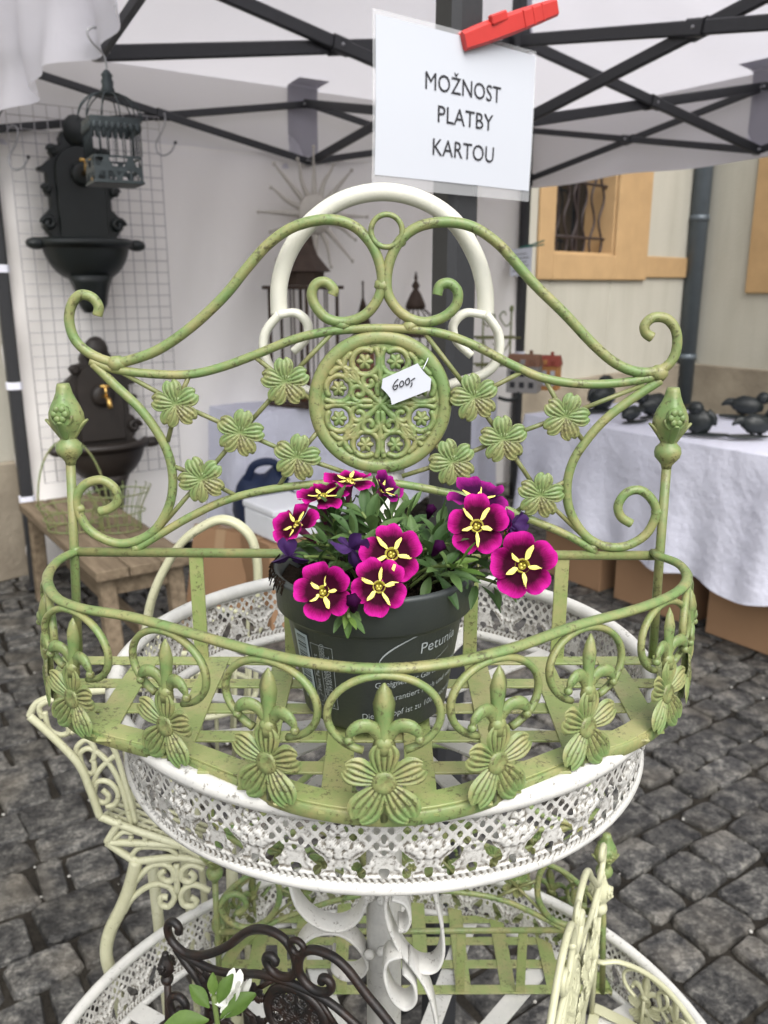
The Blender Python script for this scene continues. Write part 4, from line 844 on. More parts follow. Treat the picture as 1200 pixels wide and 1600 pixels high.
# medallion: heavy ring and pierced cast filigree
mc = bp_(594, 630); RM = 101 * K
m = MB(); m.add(*sweep([mc + Vector((math.cos(a), 0, math.sin(a))) * RM for a in [2 * math.pi * k / 72 for k in range(72)]], [(11 * K, -.001), (9.5 * K, .0018), (4 * K, .0034), (-4 * K, .0036), (-9.5 * K, .0022), (-11 * K, -.001)], ref=(0, -1, 0), closed=True)); med = m.build('medallion', M_GREEN, bask)
ri = 92 * K; n = 190; g_ = np.linspace(-1, 1, n); X, Y = np.meshgrid(g_, g_, indexing='ij'); lines = []; bosses = []
def spiral(cx, cy, r0, r1, a0, a1, k=22): return [(cx + (r0 + (r1 - r0) * t / k) * math.cos(a0 + (a1 - a0) * t / k), cy + (r0 + (r1 - r0) * t / k) * math.sin(a0 + (a1 - a0) * t / k)) for t in range(k + 1)]
def rot(L, a, mir): return [((-x if mir else x) * math.cos(a) - y * math.sin(a), (-x if mir else x) * math.sin(a) + y * math.cos(a)) for x, y in L]
for q in range(4):
    for mir in (0, 1):
        a = q * math.pi / 2
        lines.append(rot(spiral(.255, .70, .235, .20, R(-160), R(120)), a, mir)); bosses.append(rot([(.255, .70)], a, mir)[0])
        lines.append(rot([(.0, .50), (.025, .60), (.02, .78), (.06, .90)], a, mir)); lines.append(rot(spiral(.19, .36, .15, .05, R(170), R(-200)), a, mir))
        lines.append(rot([(.04, .16), (.05, .28), (.0, .42), (.0, .50)], a, mir)); lines.append(rot([(.0, .0), (.12, .12), (.24, .22), (.34, .34)], a, mir))
        lines.append(rot(spiral(.50, .44, .13, .05, R(200), R(-120)), a, mir)); lines.append(rot([(.36, .36), (.50, .55), (.62, .62), (.70, .70)], a, mir)); lines.append(rot([(.62, .62), (.58, .74), (.50, .82)], a, mir))
D = dist_poly(X, Y, lines); rad = np.hypot(X, Y); Hh = np.clip(1 - (D / .050) ** 2, 0, 1) ** .5 * .0038; sol = D < .050
ringm = np.abs(rad - .965) < .06; sol |= ringm; Hh = np.where(ringm, np.maximum(Hh, .0016), Hh)
for bx, by_ in bosses:
    d = np.hypot(X - bx, Y - by_); an = np.arctan2(Y - by_, X - bx); rr_ = .125 * (1 + .16 * np.cos(6 * an)); mk = d < rr_; sol |= mk; Hh = np.where(mk, np.maximum(Hh, .0034 * (1 - (d / rr_) ** 2) ** .5 + .0008 * np.cos(6 * an) * (d / rr_)), Hh)
an = np.arctan2(Y, X); st = .20 * (.62 + .38 * np.abs(np.cos(4 * an))); mk = rad < st; sol |= mk; Hh = np.where(mk, np.maximum(Hh, .0042 * (1 - rad / st * .7)), Hh)
sol &= rad < 1.02
P = np.stack([mc.x + X * ri, np.full_like(X, mc.y + .0005) - Hh, mc.z + Y * ri], -1); sheet(P, sol, 'filigree', M_GREEN, med, False, 3, .0012)
# ring rail and floor rim
ringpx = [(118, 862), (90, 877), (74, 903), (86, 932), (125, 950), (205, 964), (300, 990), (400, 1018), (500, 1038), (600, 1045), (700, 1036), (800, 1013), (900, 978), (1000, 950), (1056, 926), (1074, 903), (1060, 881), (1026, 868)]
floorpx = [(100, 1033), (86, 1066), (92, 1106), (124, 1140), (190, 1163), (275, 1187), (370, 1226), (470, 1264), (600, 1281), (720, 1266), (820, 1230), (910, 1193), (990, 1164), (1040, 1128), (1062, 1085), (1050, 1033)]
ringP = cat([bz_(*p) for p in ringpx], 7); ringP[0].y = ringP[-1].y = 0
m = MB(); m.add(*sweep(ringP, rect(.0070, .0050, .35), ref=(0, 0, 1))); m.build('ring_rail', M_GREEN, bask)
floorP = cat([bf_(*p) for p in floorpx], 7); floorP[0].y = floorP[-1].y = 0
m = MB(); m.add(*sweep(floorP, rect(.0028, .0085, .3), ref=(0, 0, 1))); m.build('floor_rim', M_GREEN, bask)
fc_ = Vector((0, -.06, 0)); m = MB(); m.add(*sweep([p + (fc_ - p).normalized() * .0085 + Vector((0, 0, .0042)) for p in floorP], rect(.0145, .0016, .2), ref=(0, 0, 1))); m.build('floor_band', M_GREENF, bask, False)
fx = [p.x for p in floorP]
def front_y(x):       # most forward y of the floor outline at x
    best = 0
    for a, b in zip(floorP[:-1], floorP[1:]):
        if (a.x - x) * (b.x - x) <= 0 and abs(b.x - a.x) > 1e-9: t = (x - a.x) / (b.x - a.x); best = min(best, a.y + t * (b.y - a.y))
    return best
def x_range(y):
    xs = []
    for a, b in zip(floorP[:-1], floorP[1:]):
        if (a.y - y) * (b.y - y) <= 0 and abs(b.y - a.y) > 1e-9: t = (y - a.y) / (b.y - a.y); xs.append(a.x + t * (b.x - a.x))
    return (min(xs), max(xs)) if len(xs) > 1 else None
for y in (-.004, -.042, -.079, -.116, -.152, -.184):
    r_ = x_range(y)
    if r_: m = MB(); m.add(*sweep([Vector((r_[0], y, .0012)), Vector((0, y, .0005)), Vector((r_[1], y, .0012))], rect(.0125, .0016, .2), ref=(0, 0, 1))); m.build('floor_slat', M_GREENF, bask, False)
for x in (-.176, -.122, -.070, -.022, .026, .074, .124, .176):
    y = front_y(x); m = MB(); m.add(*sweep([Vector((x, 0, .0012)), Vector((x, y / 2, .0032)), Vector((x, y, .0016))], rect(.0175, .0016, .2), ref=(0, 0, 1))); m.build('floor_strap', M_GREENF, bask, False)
# nine front ornaments: open loop, fleur-de-lis, ridged blossom (built once, then instanced along the front)
LH = HR
m = MB(); P = []
for k in range(37):
    a = R(-112) - k * R(316) / 36; P.append(Vector((.0298 * math.cos(a), .715 * LH + .0215 * math.sin(a) * 1.02, 0)))
m.add(*sweep(P, circ(.0022, 8, 1.15), ref=(0, 0, 1))); d_loop = m.build('t', M_GREEN).data
m = MB(); fw = []
P = [(0, .47 * LH), (0, .52 * LH), (0, .60 * LH), (0, .70 * LH), (0, .80 * LH), (0, .88 * LH), (0, .93 * LH)]; wv = [.0052, .0064, .0044, .0050, .0060, .0038, .0006]
m.add(*sweep([Vector((0, p[1], .002)) for p in P], [(1, 0), (.45, .45), (0, .75), (-.45, .45), (-1, 0), (0, -.4)], ref=(0, 0, 1), scale=wv))
for s in (-1, 1):
    P = cat([(s * .001, .55 * LH, .002), (s * .006, .645 * LH, .003), (s * .0125, .665 * LH, .0045), (s * .0175, .625 * LH, .005), (s * .0185, .575 * LH, .0045)], 4)
    m.add(*sweep(P, circ(.0035, 8, .6), ref=(0, 0, 1), scale=[.75 + .5 * math.sin(math.pi * min(1, q / 14)) - .2 * (q / 16) for q in range(17)])); v, f = sphere(.0027, 8, 6); m.add(v, f, T(P[-1]))
v, f = sphere(.0052, 10, 8, (1, .8, .75)); m.add(v, f, T((0, .545 * LH, .0025)))
d_fleur = m.build('t', M_GREEN).data
m = MB()
for (a, L, w_) in ((0, .0200, .0082), (66, .0205, .0086), (-66, .0205, .0086), (146, .0235, .0098), (-146, .0235, .0098)):
    v, f = petal_grid(L, w_, 12, 24, 5, .0016, .0009, .10, .34, .0015); m.add(v, f, T((0, .285 * LH, .003)) @ Matrix.Rotation(R(a), 4, 'Z') @ T((0, .003, 0)))
v, f = lathe([(.0075, -.0006), (.006, .0016), (.003, .0010), (.0004, .0006)], 12); m.add(v, f, T((0, .285 * LH, .0035)))
m.add(*sweep([Vector((0, 0, 0)), Vector((0, .25 * LH, .001)), Vector((0, .5 * LH, .001))], circ(.0021, 8), ref=(0, 0, 1)))
d_blos = m.build('t', M_GREEN).data
for o in [o for o in COL.objects if o.name == 't' or o.name.startswith('t.0')]: bpy.data.objects.remove(o)
for (tx, ty, bx, by_) in ((600, 1046, 600, 1281), (424, 1024, 424, 1247), (264, 980, 268, 1186), (120, 949, 122, 1139), (76, 915, 87, 1088), (775, 1020, 768, 1250), (918, 972, 906, 1195), (1040, 933, 1030, 1138), (1073, 906, 1061, 1088)):
    t_, b_ = bz_(tx, ty), bf_(bx, by_); i = min(range(len(ringP)), key=lambda q: (ringP[q] - t_).length); tg = (ringP[min(i + 2, len(ringP) - 1)] - ringP[max(i - 2, 0)]).normalized()
    vv = (t_ - b_).normalized(); tg = (tg - vv * tg.dot(vv)).normalized(); nn = tg.cross(vv).normalized(); M = frame(b_ + nn * .001, tg, vv, nn) @ Matrix.Diagonal((1, (t_ - b_).length / LH, 1, 1))
    for nm, d in (('scroll_loop', d_loop), ('fleur_de_lis', d_fleur), ('blossom_ornament', d_blos)):
        o = bpy.data.objects.new(nm, d); COL.objects.link(o); o.parent = bask; o.matrix_basis = M
# price tag and handwriting
tg_ = [bp_(x, y, .0085) for x, y in ((598, 590), (652, 566), (658, 575), (664, 582), (673, 590), (671, 607), (612, 630), (610, 620), (604, 612), (596, 604))]
tc_ = bp_(634, 598, .0085); ptag = empty('price_tag', BO + tc_, 'white paper price tag with scalloped edge reading 600 on the medallion', 'price tag')
v, f = [p - tc_ for p in tg_], [tuple(range(len(tg_)))[::-1]]; m = MB(); m.add(v, f); o = m.build('tag_card', M_PAPER, ptag, False); solid(o, .0004)
def stroke(pts, closed=False):
    m = MB(); P = cat([bp_(x, y, .0092) - tc_ for x, y in pts], 5, closed); m.add(*tube(P, .00038, 5, closed=closed)); m.build('pen_stroke', M_INK, ptag)
stroke([(622, 590), (617, 595), (614, 602), (616, 606), (620, 604), (621, 599), (616, 601)]); stroke([(627, 593), (624, 598), (626, 602), (630, 599), (630, 594)], True); stroke([(637, 589), (633, 594), (635, 599), (639, 596), (639, 590)], True); stroke([(643, 595), (643, 599), (641, 602)]); stroke([(641, 593), (648, 588)])
m = MB(); m.add(*tube(cat([bp_(660, 575, .0086) - tc_, bp_(668, 560, .004) - tc_, bp_(672, 548, -.004) - tc_], 4), .0004, 5)); m.build('thread', M_PAPER, ptag)
# ================================================================== WHITE TIERED STAND
stand = empty('tiered_stand', (0, YB + .016, 0), 'white antiqued iron tiered stand with lace-edged round trays and loop handle', 'plant stand'); SY = YB + .016
ZT = ZF - .0065                                                     # axis of the upper rim
def lace(R0, zt, hgt, units, name, parent, taper=.0):
    nu, nv = units * 60, 54; u = np.arange(nu) / nu * units; U = u % 1; V = np.linspace(0, 1, nv); UU, VV = np.meshgrid(U, V, indexing='ij')
    sol = np.ones_like(UU, bool); Hh = np.zeros_like(UU); du = np.abs(UU - .5); asp = 1.0
    # lattice of small lozenges
    a = (UU * 6 + VV * 5.2) % 1 - .5; b = (UU * 6 - VV * 5.2) % 1 - .5; lat = (VV > .50 + .16 * np.cos(2 * np.pi * (UU - .5)) * .5) & (VV < .875)
    cell = np.floor((np.repeat(u[:, None], nv, 1)) * 6 + VV * 5.2) * 12.9898 + np.floor(np.repeat(u[:, None], nv, 1) * 6 - VV * 5.2) * 78.233; hs_ = np.abs(np.sin(cell) * 43758.5453) % 1; sz = .19 + .07 * ((hs_ * 7.3) % 1)
    hole = lat & (np.abs(a) < sz) & (np.abs(b) < sz) & (hs_ > .10) & ~(np.hypot((UU - .5) / .10, (VV - .76) / .09) < 1); cl = np.hypot((UU - .5) / .27, (VV - .50) / .15) < 1; hole &= ~cl; sol &= ~hole
    Hh += np.where(lat, .0007 * np.maximum(np.cos(np.pi * 2 * a) * -1, np.cos(np.pi * 2 * b) * -1), 0)
    # crescent openings under the bouquet, hearts between units
    for s in (-1, 1):
        c = np.hypot((UU - .5 - s * .26) / .115, (VV - .37 - .10 * (np.abs(UU - .5) - .26) / .115) / .075) < 1; c &= ~(np.hypot((UU - .5 - s * .17) / .09, (VV - .45) / .07) < 1); sol &= ~c
    for cx, r_ in ((.0, .05), (1.0, .05), (.25, .04), (.75, .04), (.5, .045)):
        for dx, dy in ((-.022, 0), (.022, 0), (0, -.035)): sol &= ~(np.hypot((UU - cx - dx) / (r_ * .62), (VV - .215 - dy) / .034) < 1)
    # bouquet of rosettes
    for bx, by_ in ((-.15, 0), (0, .02), (.15, 0), (-.08, .07), (.08, .07), (0, -.06), (-.1, -.05), (.1, -.05), (-.21, .04), (.21, .04)):
        d = np.hypot((UU - .5 - bx), (VV - .50 - by_)); an_ = np.arctan2(VV - .5 - by_, UU - .5 - bx); Hh = np.maximum(Hh, .0026 * np.sqrt(np.clip(1 - (d / .062) ** 2, 0, 1)) * (1 - .35 * np.exp(-(d / .018) ** 2)) * (1 + .18 * np.cos(5 * an_)))
    for cx in (0, 1):
        d = np.abs(np.hypot((UU - cx) / .30, (VV - .20) / .34) - 1); Hh = np.maximum(Hh, .0016 * np.clip(1 - d / .12, 0, 1) * (VV > .2)); d = np.hypot(UU - cx, VV - .62); Hh = np.maximum(Hh, .0022 * np.sqrt(np.clip(1 - (d / .05) ** 2, 0, 1)))
    for bx, by_ in ((0, .26), (-.055, .215), (.055, .215), (-.04, .30), (.04, .30)):
        d = np.hypot((UU - .5 - bx), (VV - .50 - by_)); Hh = np.maximum(Hh, .0022 * np.sqrt(np.clip(1 - (d / .04) ** 2, 0, 1)))
    for cx in (.28, .72):
        an_ = np.arctan2(VV - .33, UU - cx); d = np.hypot(UU - cx, VV - .33); Hh = np.maximum(Hh, .0014 * np.clip(1 - np.abs(d - .135 - .012 * np.cos(9 * an_)) / .028, 0, 1) * (VV < .40))
    # borders: plain rolls and a braid
    for (v0, w_) in ((.155, .02), (.03, .03), (.90, .018)): Hh = np.maximum(Hh, .0017 * np.sqrt(np.clip(1 - ((VV - v0) / w_) ** 2, 0, 1)))
    br = (np.abs(VV - .095) < .045); Hh = np.where(br, np.maximum(Hh, .0009 * (1 + np.cos(2 * np.pi * (UU * 12 + np.where(VV > .095, 1, -1) * (VV - .095) * 9)))), Hh)
    br = (np.abs(VV - .945) < .03); Hh = np.where(br, np.maximum(Hh, .0009 * (1 + np.cos(2 * np.pi * (UU * 12 + (VV - .945) * 14)))), Hh)
    th = u / units * 2 * np.pi; TH = np.repeat(th[:, None], nv, 1); rr_ = R0 - taper * (1 - VV) + Hh + .0012 * np.sin(TH * 5)
    P = np.stack([rr_ * np.cos(TH), rr_ * np.sin(TH), zt - hgt * (1 - VV)], -1); return sheet(P, sol, name, M_LACE, parent, True, 2)
def hoop(R0, z, r, name, parent, mat=M_WHITE, n=96, flat=1): m = MB(); m.add(*tube([(R0 * math.cos(a), R0 * math.sin(a), z) for a in [2 * math.pi * k / n for k in range(n)]], r, 10, closed=True)); return m.build(name, mat, parent)
def tray(R0, zt, hgt, units, ns, wsp, taper):
    gl_ = lace(R0, zt, hgt, units, 'lace_gallery', stand, taper); hoop(R0 + .0005, zt + .001, .0062, 'rolled_rim', gl_); hoop(R0 - taper - .001, zt - hgt, .0045, 'lower_rim', gl_)
    for k in range(ns):
        a = 2 * math.pi * (k + .5) / ns; c, s = math.cos(a), math.sin(a); m = MB(); m.add(*sweep([Vector((.014 * c, .014 * s, zt - hgt + .003)), Vector(((R0 - taper) * c * .997, (R0 - taper) * s * .997, zt - hgt + .003))], rect(wsp, .0026, .2), ref=(0, 0, 1))); m.build('spoke', M_WHITEF, gl_, False)
    hoop(.05, zt - hgt + .0055, .004, 'inner_hoop', gl_); return gl_
RU = .2035; tray(RU, ZT, .054, 24, 14, .013, .006)
ZL = H - .735; RL = .335; tray(RL, ZL, .062, 38, 18, .022, .008)
m = MB(); m.add(*tube([Vector((0, 0, .02)), Vector((0, 0, ZT - .03)), Vector((0, 0, 1.275))], .0152, 16)); m.build('pole', M_WHITE, stand)
for z in (ZT - .054, ZL - .062): m = MB(); v, f = lathe([(.017, -.03), (.024, -.026), (.024, -.006), (.03, 0), (.03, .004), (.0166, .008)], 18); m.add(v, f, T((0, 0, z))); m.build('collar', M_WHITE, stand)
for k in range(3):
    a = R(90 + 120 * k); c, s = math.cos(a), math.sin(a); m = MB(); m.add(*sweep(cat([(.016 * c, .016 * s, .30), (.08 * c, .08 * s, .20), (.20 * c, .20 * s, .10), (.27 * c, .27 * s, .02), (.30 * c, .30 * s, .012)], 5), rect(.022, .006), ref=(0, 0, 1))); m.build('foot', M_WHITE, stand)
sp_o = Vector((0, SY, 0))
YH = YB + .022
def hp(x, y, Y=YH): return onY(x, y, Y) - sp_o
m = MB(); m.add(*tube(cat([hp(x, y) for x, y in ((436, 492), (437, 440), (455, 388), (490, 343), (540, 311), (600, 300), (660, 313), (710, 347), (743, 400), (757, 450), (759, 492))], 8), .0061, 14)); hd = m.build('loop_handle', M_IVORY, stand)
for pts in (((437, 491), (416, 518), (413, 550), (426, 580), (462, 602), (520, 625), (588, 640)), ((436, 492), (463, 489), (481, 507), (478, 530), (459, 549)), ((759, 491), (778, 520), (778, 556), (758, 583), (706, 600), (660, 622), (600, 640)), ((757, 492), (727, 489), (708, 508), (714, 534), (736, 555))):
    m = MB(); m.add(*sweep(cat([hp(x, y) for x, y in pts], 7), rect(.0058, .0155, .3), ref=(0, 1, 0))); m.build('handle_scroll', M_IVORY, hd)
# flat scroll brackets under the upper tray
for Y, pts in ((SY - .012, ((455, 1372), (466, 1405), (492, 1432), (528, 1442), (558, 1428), (574, 1396), (577, 1385))), (SY - .005, ((452, 1560), (458, 1510), (468, 1472), (492, 1450), (528, 1447), (556, 1464), (573, 1490), (571, 1506), (556, 1517), (536, 1516), (521, 1503), (522, 1488))),
               (SY - .055, ((604, 1388), (602, 1410), (611, 1445), (632, 1483), (656, 1504), (680, 1502), (691, 1478), (690, 1440), (684, 1410), (678, 1385))), (SY - .055, ((612, 1392), (632, 1400), (640, 1422), (633, 1440), (622, 1440))), (SY - .06, ((640, 1492), (664, 1528), (678, 1570), (686, 1640), (684, 1720))), (SY - .06, ((628, 1480), (606, 1488), (601, 1512), (612, 1545), (632, 1562), (648, 1550), (646, 1524), (630, 1506)))):
    m = MB(); m.add(*sweep(cat([onY(x, y, Y) - sp_o for x, y in pts], 7), rect(.0028, .022, .3), ref=(0, 1, 0))); m.build('scroll_bracket', M_WHITE, stand)
for x, y, Y in ((577, 1402, SY - .018), (577, 1492, SY - .018), (597, 1408, SY - .02), (597, 1488, SY - .02)): m = MB(); v, f = sphere(.005, 10, 7, (1, 1, .8)); m.add(v, f, T(onY(x, y, Y) - sp_o)); m.build('bolt', M_WHITE, stand)
# ------------------------------------------------------------------ other baskets of the same make on the lower tray
ZLF = ZL - .062 + .005
g2 = copy_tree(bask); g2.location = (.022, .800, ZLF + .001); g2.rotation_euler = (0, 0, math.pi)
g2['label'] = 'green iron planter basket on the lower tray behind the white pole'; g2['group'] = 'planter baskets on the stand'; bask['group'] = 'planter baskets on the stand'
mmc = {'green_enamel': M_CREAM, 'green_enamel_flat': M_CREAM}; g3 = copy_tree(bask, None, mmc); g3.location = (.160, .60, ZLF + .001); g3.rotation_euler = (0, 0, R(67)); g3.scale = (.88, .88, .88)
g3['label'] = 'cream iron planter basket seen edge-on at right of the lower tray'
mmr = {'green_enamel': M_RUST, 'green_enamel_flat': M_RUST}; g4 = copy_tree(bask, None, mmr); k4 = .60; zb4 = H - .5 - .314 * k4; g4.location = (-.071, .553, zb4); g4.rotation_euler = (0, 0, R(-26)); g4.scale = (k4,) * 3
for o in g4.children:
    if o.type == 'MESH' and any(k in o.name for k in ('rod', 'strut', 'post', 'rail', 'ring', 'medallion')): md = o.modifiers.new('swell', 'DISPLACE'); md.strength = .0026; md.mid_level = 0
g4['label'] = 'dark rusty iron planter basket at the front of the lower tray'
for x in (-.195, .195):
    m = MB(); m.add(*sweep([Vector((x, 0, -(zb4 - ZLF) / k4)), Vector((x, 0, 0))], rect(.007, .007, .3), ref=(0, 1, 0))); m.build('leg', M_RUST, g4)
m = MB(); m.add(*sweep([Vector((0, -.19, -(zb4 - ZLF) / k4)), Vector((0, -.19, 0))], rect(.007, .007, .3), ref=(0, 1, 0))); m.build('leg', M_RUST, g4)
# ================================================================== FLOWER POT AND PLANT
PC = Vector((-.006, .523, ZF + .0045)); PH, RB, RT = .099, .0475, .0655
pot = empty('flower_pot', PC, 'dark grey plastic flower pot with printed label, standing in the green basket', 'flower pot')
prof = [(.001, .004), (RB - .004, .002), (RB, .006), (RB + (RT - RB - .004) * .72, .070), (RT - .0045, .0735), (RT - .0015, .0755), (RT - .0005, .094), (RT + .0012, .0965), (RT + .0012, .0985), (RT - .001, .0995), (RT - .0035, .0985), (RT - .0045, .085), (RT - .012, .07), (RB - .01, .03)]
def rpot(z): return RB + (RT - RB - .004) * .72 * (z - .006) / .064
v = []; f = []; n = 64
for i, (r, z) in enumerate(prof):
    for k in range(n): a = 2 * math.pi * k / n; v.append((r * math.cos(a), r * math.sin(a), z))
for i in range(len(prof) - 1):
    for k in range(n): l = (k + 1) % n; f.append((i * n + k, i * n + l, (i + 1) * n + l, (i + 1) * n + k))
m = MB(); m.add(v, f); shell = m.build('pot_shell', M_POT, pot)
m = MB(); rr = random.Random(4); nr, na = 14, 40; v = [(0, 0, .083)]; f = []
for i in range(1, nr + 1):
    for k in range(na): a = 2 * math.pi * k / na; r = (RT - .0048) * i / nr; v.append((r * math.cos(a), r * math.sin(a), .083 + rr.uniform(-.004, .005) + (.006 if (math.cos(a - R(200)) > .6 and i > 7) else 0)))
for k in range(na):
    l = (k + 1) % na; f.append((0, 1 + k, 1 + l))
    for i in range(nr - 1): a = 1 + i * na; f.append((a + k, a + na + k, a + na + l, a + l))
m.add(v, f); soil = m.build('soil', M_SOIL, pot)
m = MB()
for k in range(420):
    a = rr.uniform(0, 6.283); r = (RT - .006) * math.sqrt(rr.random()); L = rr.uniform(.002, .007); d = Vector((rr.uniform(-1, 1), rr.uniform(-1, 1), rr.uniform(-.1, .6))).normalized() * L; p = Vector((r * math.cos(a), r * math.sin(a), .086 + rr.uniform(0, .004))); m.add(*tube([p, p + d * .5 + Vector((rr.uniform(-1, 1), rr.uniform(-1, 1), 0)) * .0008, p + d], rr.uniform(.0003, .0007), 4))
for k in range(40):
    a = R(rr.uniform(165, 215)); p = Vector((RT * math.cos(a), RT * math.sin(a), .0985)); m.add(*tube([p * 1.0 + Vector((0, 0, .002)), p + Vector((math.cos(a) * .003, math.sin(a) * .003, rr.uniform(-.008, 0)))], .0005, 4))
tag(m.build('soil_fibres', M_SOIL, soil), kind='stuff')
# print wrapped round the pot: u = arc length from the middle of the front (right positive), z = height
def wrapm(v, f, name, mat, lift=.00035, sub=True):
    bm = bmesh.new(); vs = [bm.verts.new(p) for p in v]
    for q in f:
        try: bm.faces.new([vs[i] for i in q])
        except ValueError: pass
    if sub: bmesh.ops.subdivide_edges(bm, edges=[e for e in bm.edges if e.calc_length() > .004], cuts=3, use_grid_fill=True)
    for p in bm.verts:
        u, z = p.co.x, p.co.y; r = rpot(z) + lift; a = -math.pi / 2 + u / .056; p.co = (r * math.cos(a), r * math.sin(a), z)
    bm.verts.index_update(); m = MB(); m.add([p.co.copy() for p in bm.verts], [tuple(q.index for q in x.verts) for x in bm.faces]); bm.free(); return m.build(name, mat, shell, False)
def quad(u0, z0, u1, z1): return [(u0, z0, 0), (u1, z0, 0), (u1, z1, 0), (u0, z1, 0)], [(0, 1, 2, 3)]
def merge(L):
    v, f = [], []
    for a, b in L: k = len(v); v += list(a); f += [tuple(i + k for i in q) for q in b]
    return v, f
wrapm(*quad(-.0600, .018, -.0455, .066), 'barcode_panel', M_BARP)
rb = random.Random(9); z = .0225; L = []
while z < .0635: w_ = rb.choice((.00035, .0005, .0008, .0011)); L.append(quad(-.0572, z, -.0475, z + w_)); z += w_ + rb.choice((.0004, .0006, .0009))
wrapm(*merge(L), 'barcode', M_GREYINK, .0006, False)
e = .00035; L = [quad(-.0435, .018, -.0435 + e, .062), quad(-.0265, .018, -.0265 + e, .062), quad(-.0435, .018, -.0265, .018 + e), quad(-.0435, .062 - e, -.0265, .062), quad(-.0362, .018, -.0362 + e, .062)]
wrapm(*merge(L), 'passport_frame', M_PRINT)
def vtext(s, u, z, size, mat=M_PRINT, up=True, al='LEFT', slope=0):
    v, f = text_mesh(s, size, al); out = []
    for p in v:
        x, y = p.x, p.y
        if up: out.append((u - y, z + x, 0))
        else: out.append((u + x, z + y + slope * x, 0))
    wrapm(out, f, 'printed_text', mat, .0005, False)
vtext('Plant Passport', -.0400, .0285, .0046); vtext('A Calibrachoa', -.0335, .0195, .0044); vtext('B NL-39387023', -.0302, .0195, .0044); vtext('C 050050', -.0335, .046, .0044); vtext('D NL', -.0302, .046, .0044)
vtext('Petunia', .0445, .0625, .0105, up=False, al='CENTER', slope=.10)
for s, z, sz, u in (('Geeignet für Garten, Terrasse', .0420, .0058, .036), ('Garantiert reich und weiß', .0315, .0058, .038), ('Dieser Topf ist zu 100% recycelt', .0195, .0060, .031)): vtext(s, u, z, sz, up=False, al='CENTER', slope=.10)
P = [(.033 + .030 * math.cos(a), .0605 + .0125 * math.sin(a) + .006 * math.cos(a)) for a in [R(20 + 5 * k) for k in range(60)]]; L = []
for k, ((x0, y0), (x1, y1)) in enumerate(zip(P[:-1], P[1:])):
    w_ = .0003 + .0012 * max(0, math.sin((k / 59) * math.pi * 1.0 + 0)) ** 4; L.append(([(x0, y0, 0), (x1, y1, 0), (x1, y1 - w_, 0), (x0, y0 - w_, 0)], [(0, 1, 2, 3)]))
wrapm(*merge(L), 'oval_swoosh', M_PRINT, .0005, False)
P = [(-.0398 + .0028 * math.cos(k * math.pi / 6), .0238 + .0028 * math.sin(k * math.pi / 6)) for k in range(12)]; wrapm(*merge([quad(x - .0003, y - .0003, x + .0003, y + .0003) for x, y in P]), 'star_circle', M_PRINT, .0005, False)
# ------------------------------------------------------------------ the calibrachoa
plant = empty('flowering_plant', PC + Vector((0, 0, .085)), 'magenta calibrachoa with yellow-starred blooms growing in the grey pot', 'plant')
PO = Vector(plant.location)
def petal_uv(L, w_, cup, wave, seed, spread=R(35)):
    rr = random.Random(seed); nr, ns = 9, 10; v = []; f = []; uv = []
    for i in range(nr + 1):
        t = i / nr
        for j in range(ns + 1):
            s = j / ns * 2 - 1; ang = s * spread * (1 - .12 * t * t); tip = 1 - .20 * abs(s) ** 3.0 - .035 * math.exp(-(s * 5) ** 2) if t > 0 else 1
            rr_ = L * (.12 + .88 * t) * (1 - (1 - tip) * t ** 2); x = rr_ * math.sin(ang) * (1.0 + .10 * math.sin(math.pi * t)); y = rr_ * math.cos(ang)
            z = cup * (t ** 1.3) * L - .10 * L * max(0, t - .6) ** 2 * 3 + wave * L * (math.sin(s * 4 + seed) + .5 * math.sin(s * 9 + seed * 2)) * t * t * .75 - .05 * L * (1 - s * s) * math.sin(math.pi * t) * .6 + (.012 * L * abs(s) ** 4 * t)
            v.append((x, y, z)); uv.append((j / ns, t))
    for i in range(nr):
        for j in range(ns): a = i * (ns + 1) + j; f.append((a, a + 1, a + ns + 2, a + ns + 1))
    return v, f, uv
PET = []
for sd_ in range(5):
    v, f, uv = petal_uv(.0185, .01, .10 + .03 * sd_ % .07, .10, sd_ * 1.7 + .3); me = bpy.data.meshes.new('petal'); me.from_pydata(v, [], f); me.polygons.foreach_set('use_smooth', [True] * len(me.polygons)); ul = me.uv_layers.new(name='UVMap')
    for lp in me.loops: ul.data[lp.index].uv = uv[lp.vertex_index]
    me.materials.append(M_PETAL); PET.append(me)
m = MB(); v = []; f = []
for i in range(8):
    t = i / 7; wd = .00105 * (.35 + 1.0 * math.sin(math.pi * (t * .92) ** .75)) * (1 if i < 7 else .3)
    for s in (-1, 0, 1): v.append((s * wd + .0002 * math.sin(t * 9), .0035 + .0085 * t, .0009 + .10 * .0185 * t ** 1.3 * .6 + (.0004 if s == 0 else 0)))
for i in range(7):
    for j in range(2): a = i * 3 + j; f.append((a, a + 1, a + 4, a + 3))
m.add(v, f); d_star = m.build('tmpa', M_YEL).data
v, f = lathe([(.0008, -.006), (.0024, -.003), (.0038, .0004), (.0040, .0010), (.0030, .0002), (.0014, -.0022)], 14); m = MB(); m.add(v, f); d_thr = m.build('tmpb', M_THROAT).data
v, f = lathe([(.0012, -.020), (.0020, -.013), (.0026, -.006), (.0042, .0002), (.0030, -.002), (.001, -.005)], 12); m = MB(); m.add(v, f); d_tube = m.build('tmpc', M_TUBE).data
for nm in ('tmpa', 'tmpb', 'tmpc'): bpy.data.objects.remove(bpy.data.objects[nm])
CAMV = Vector((0, 0, H))
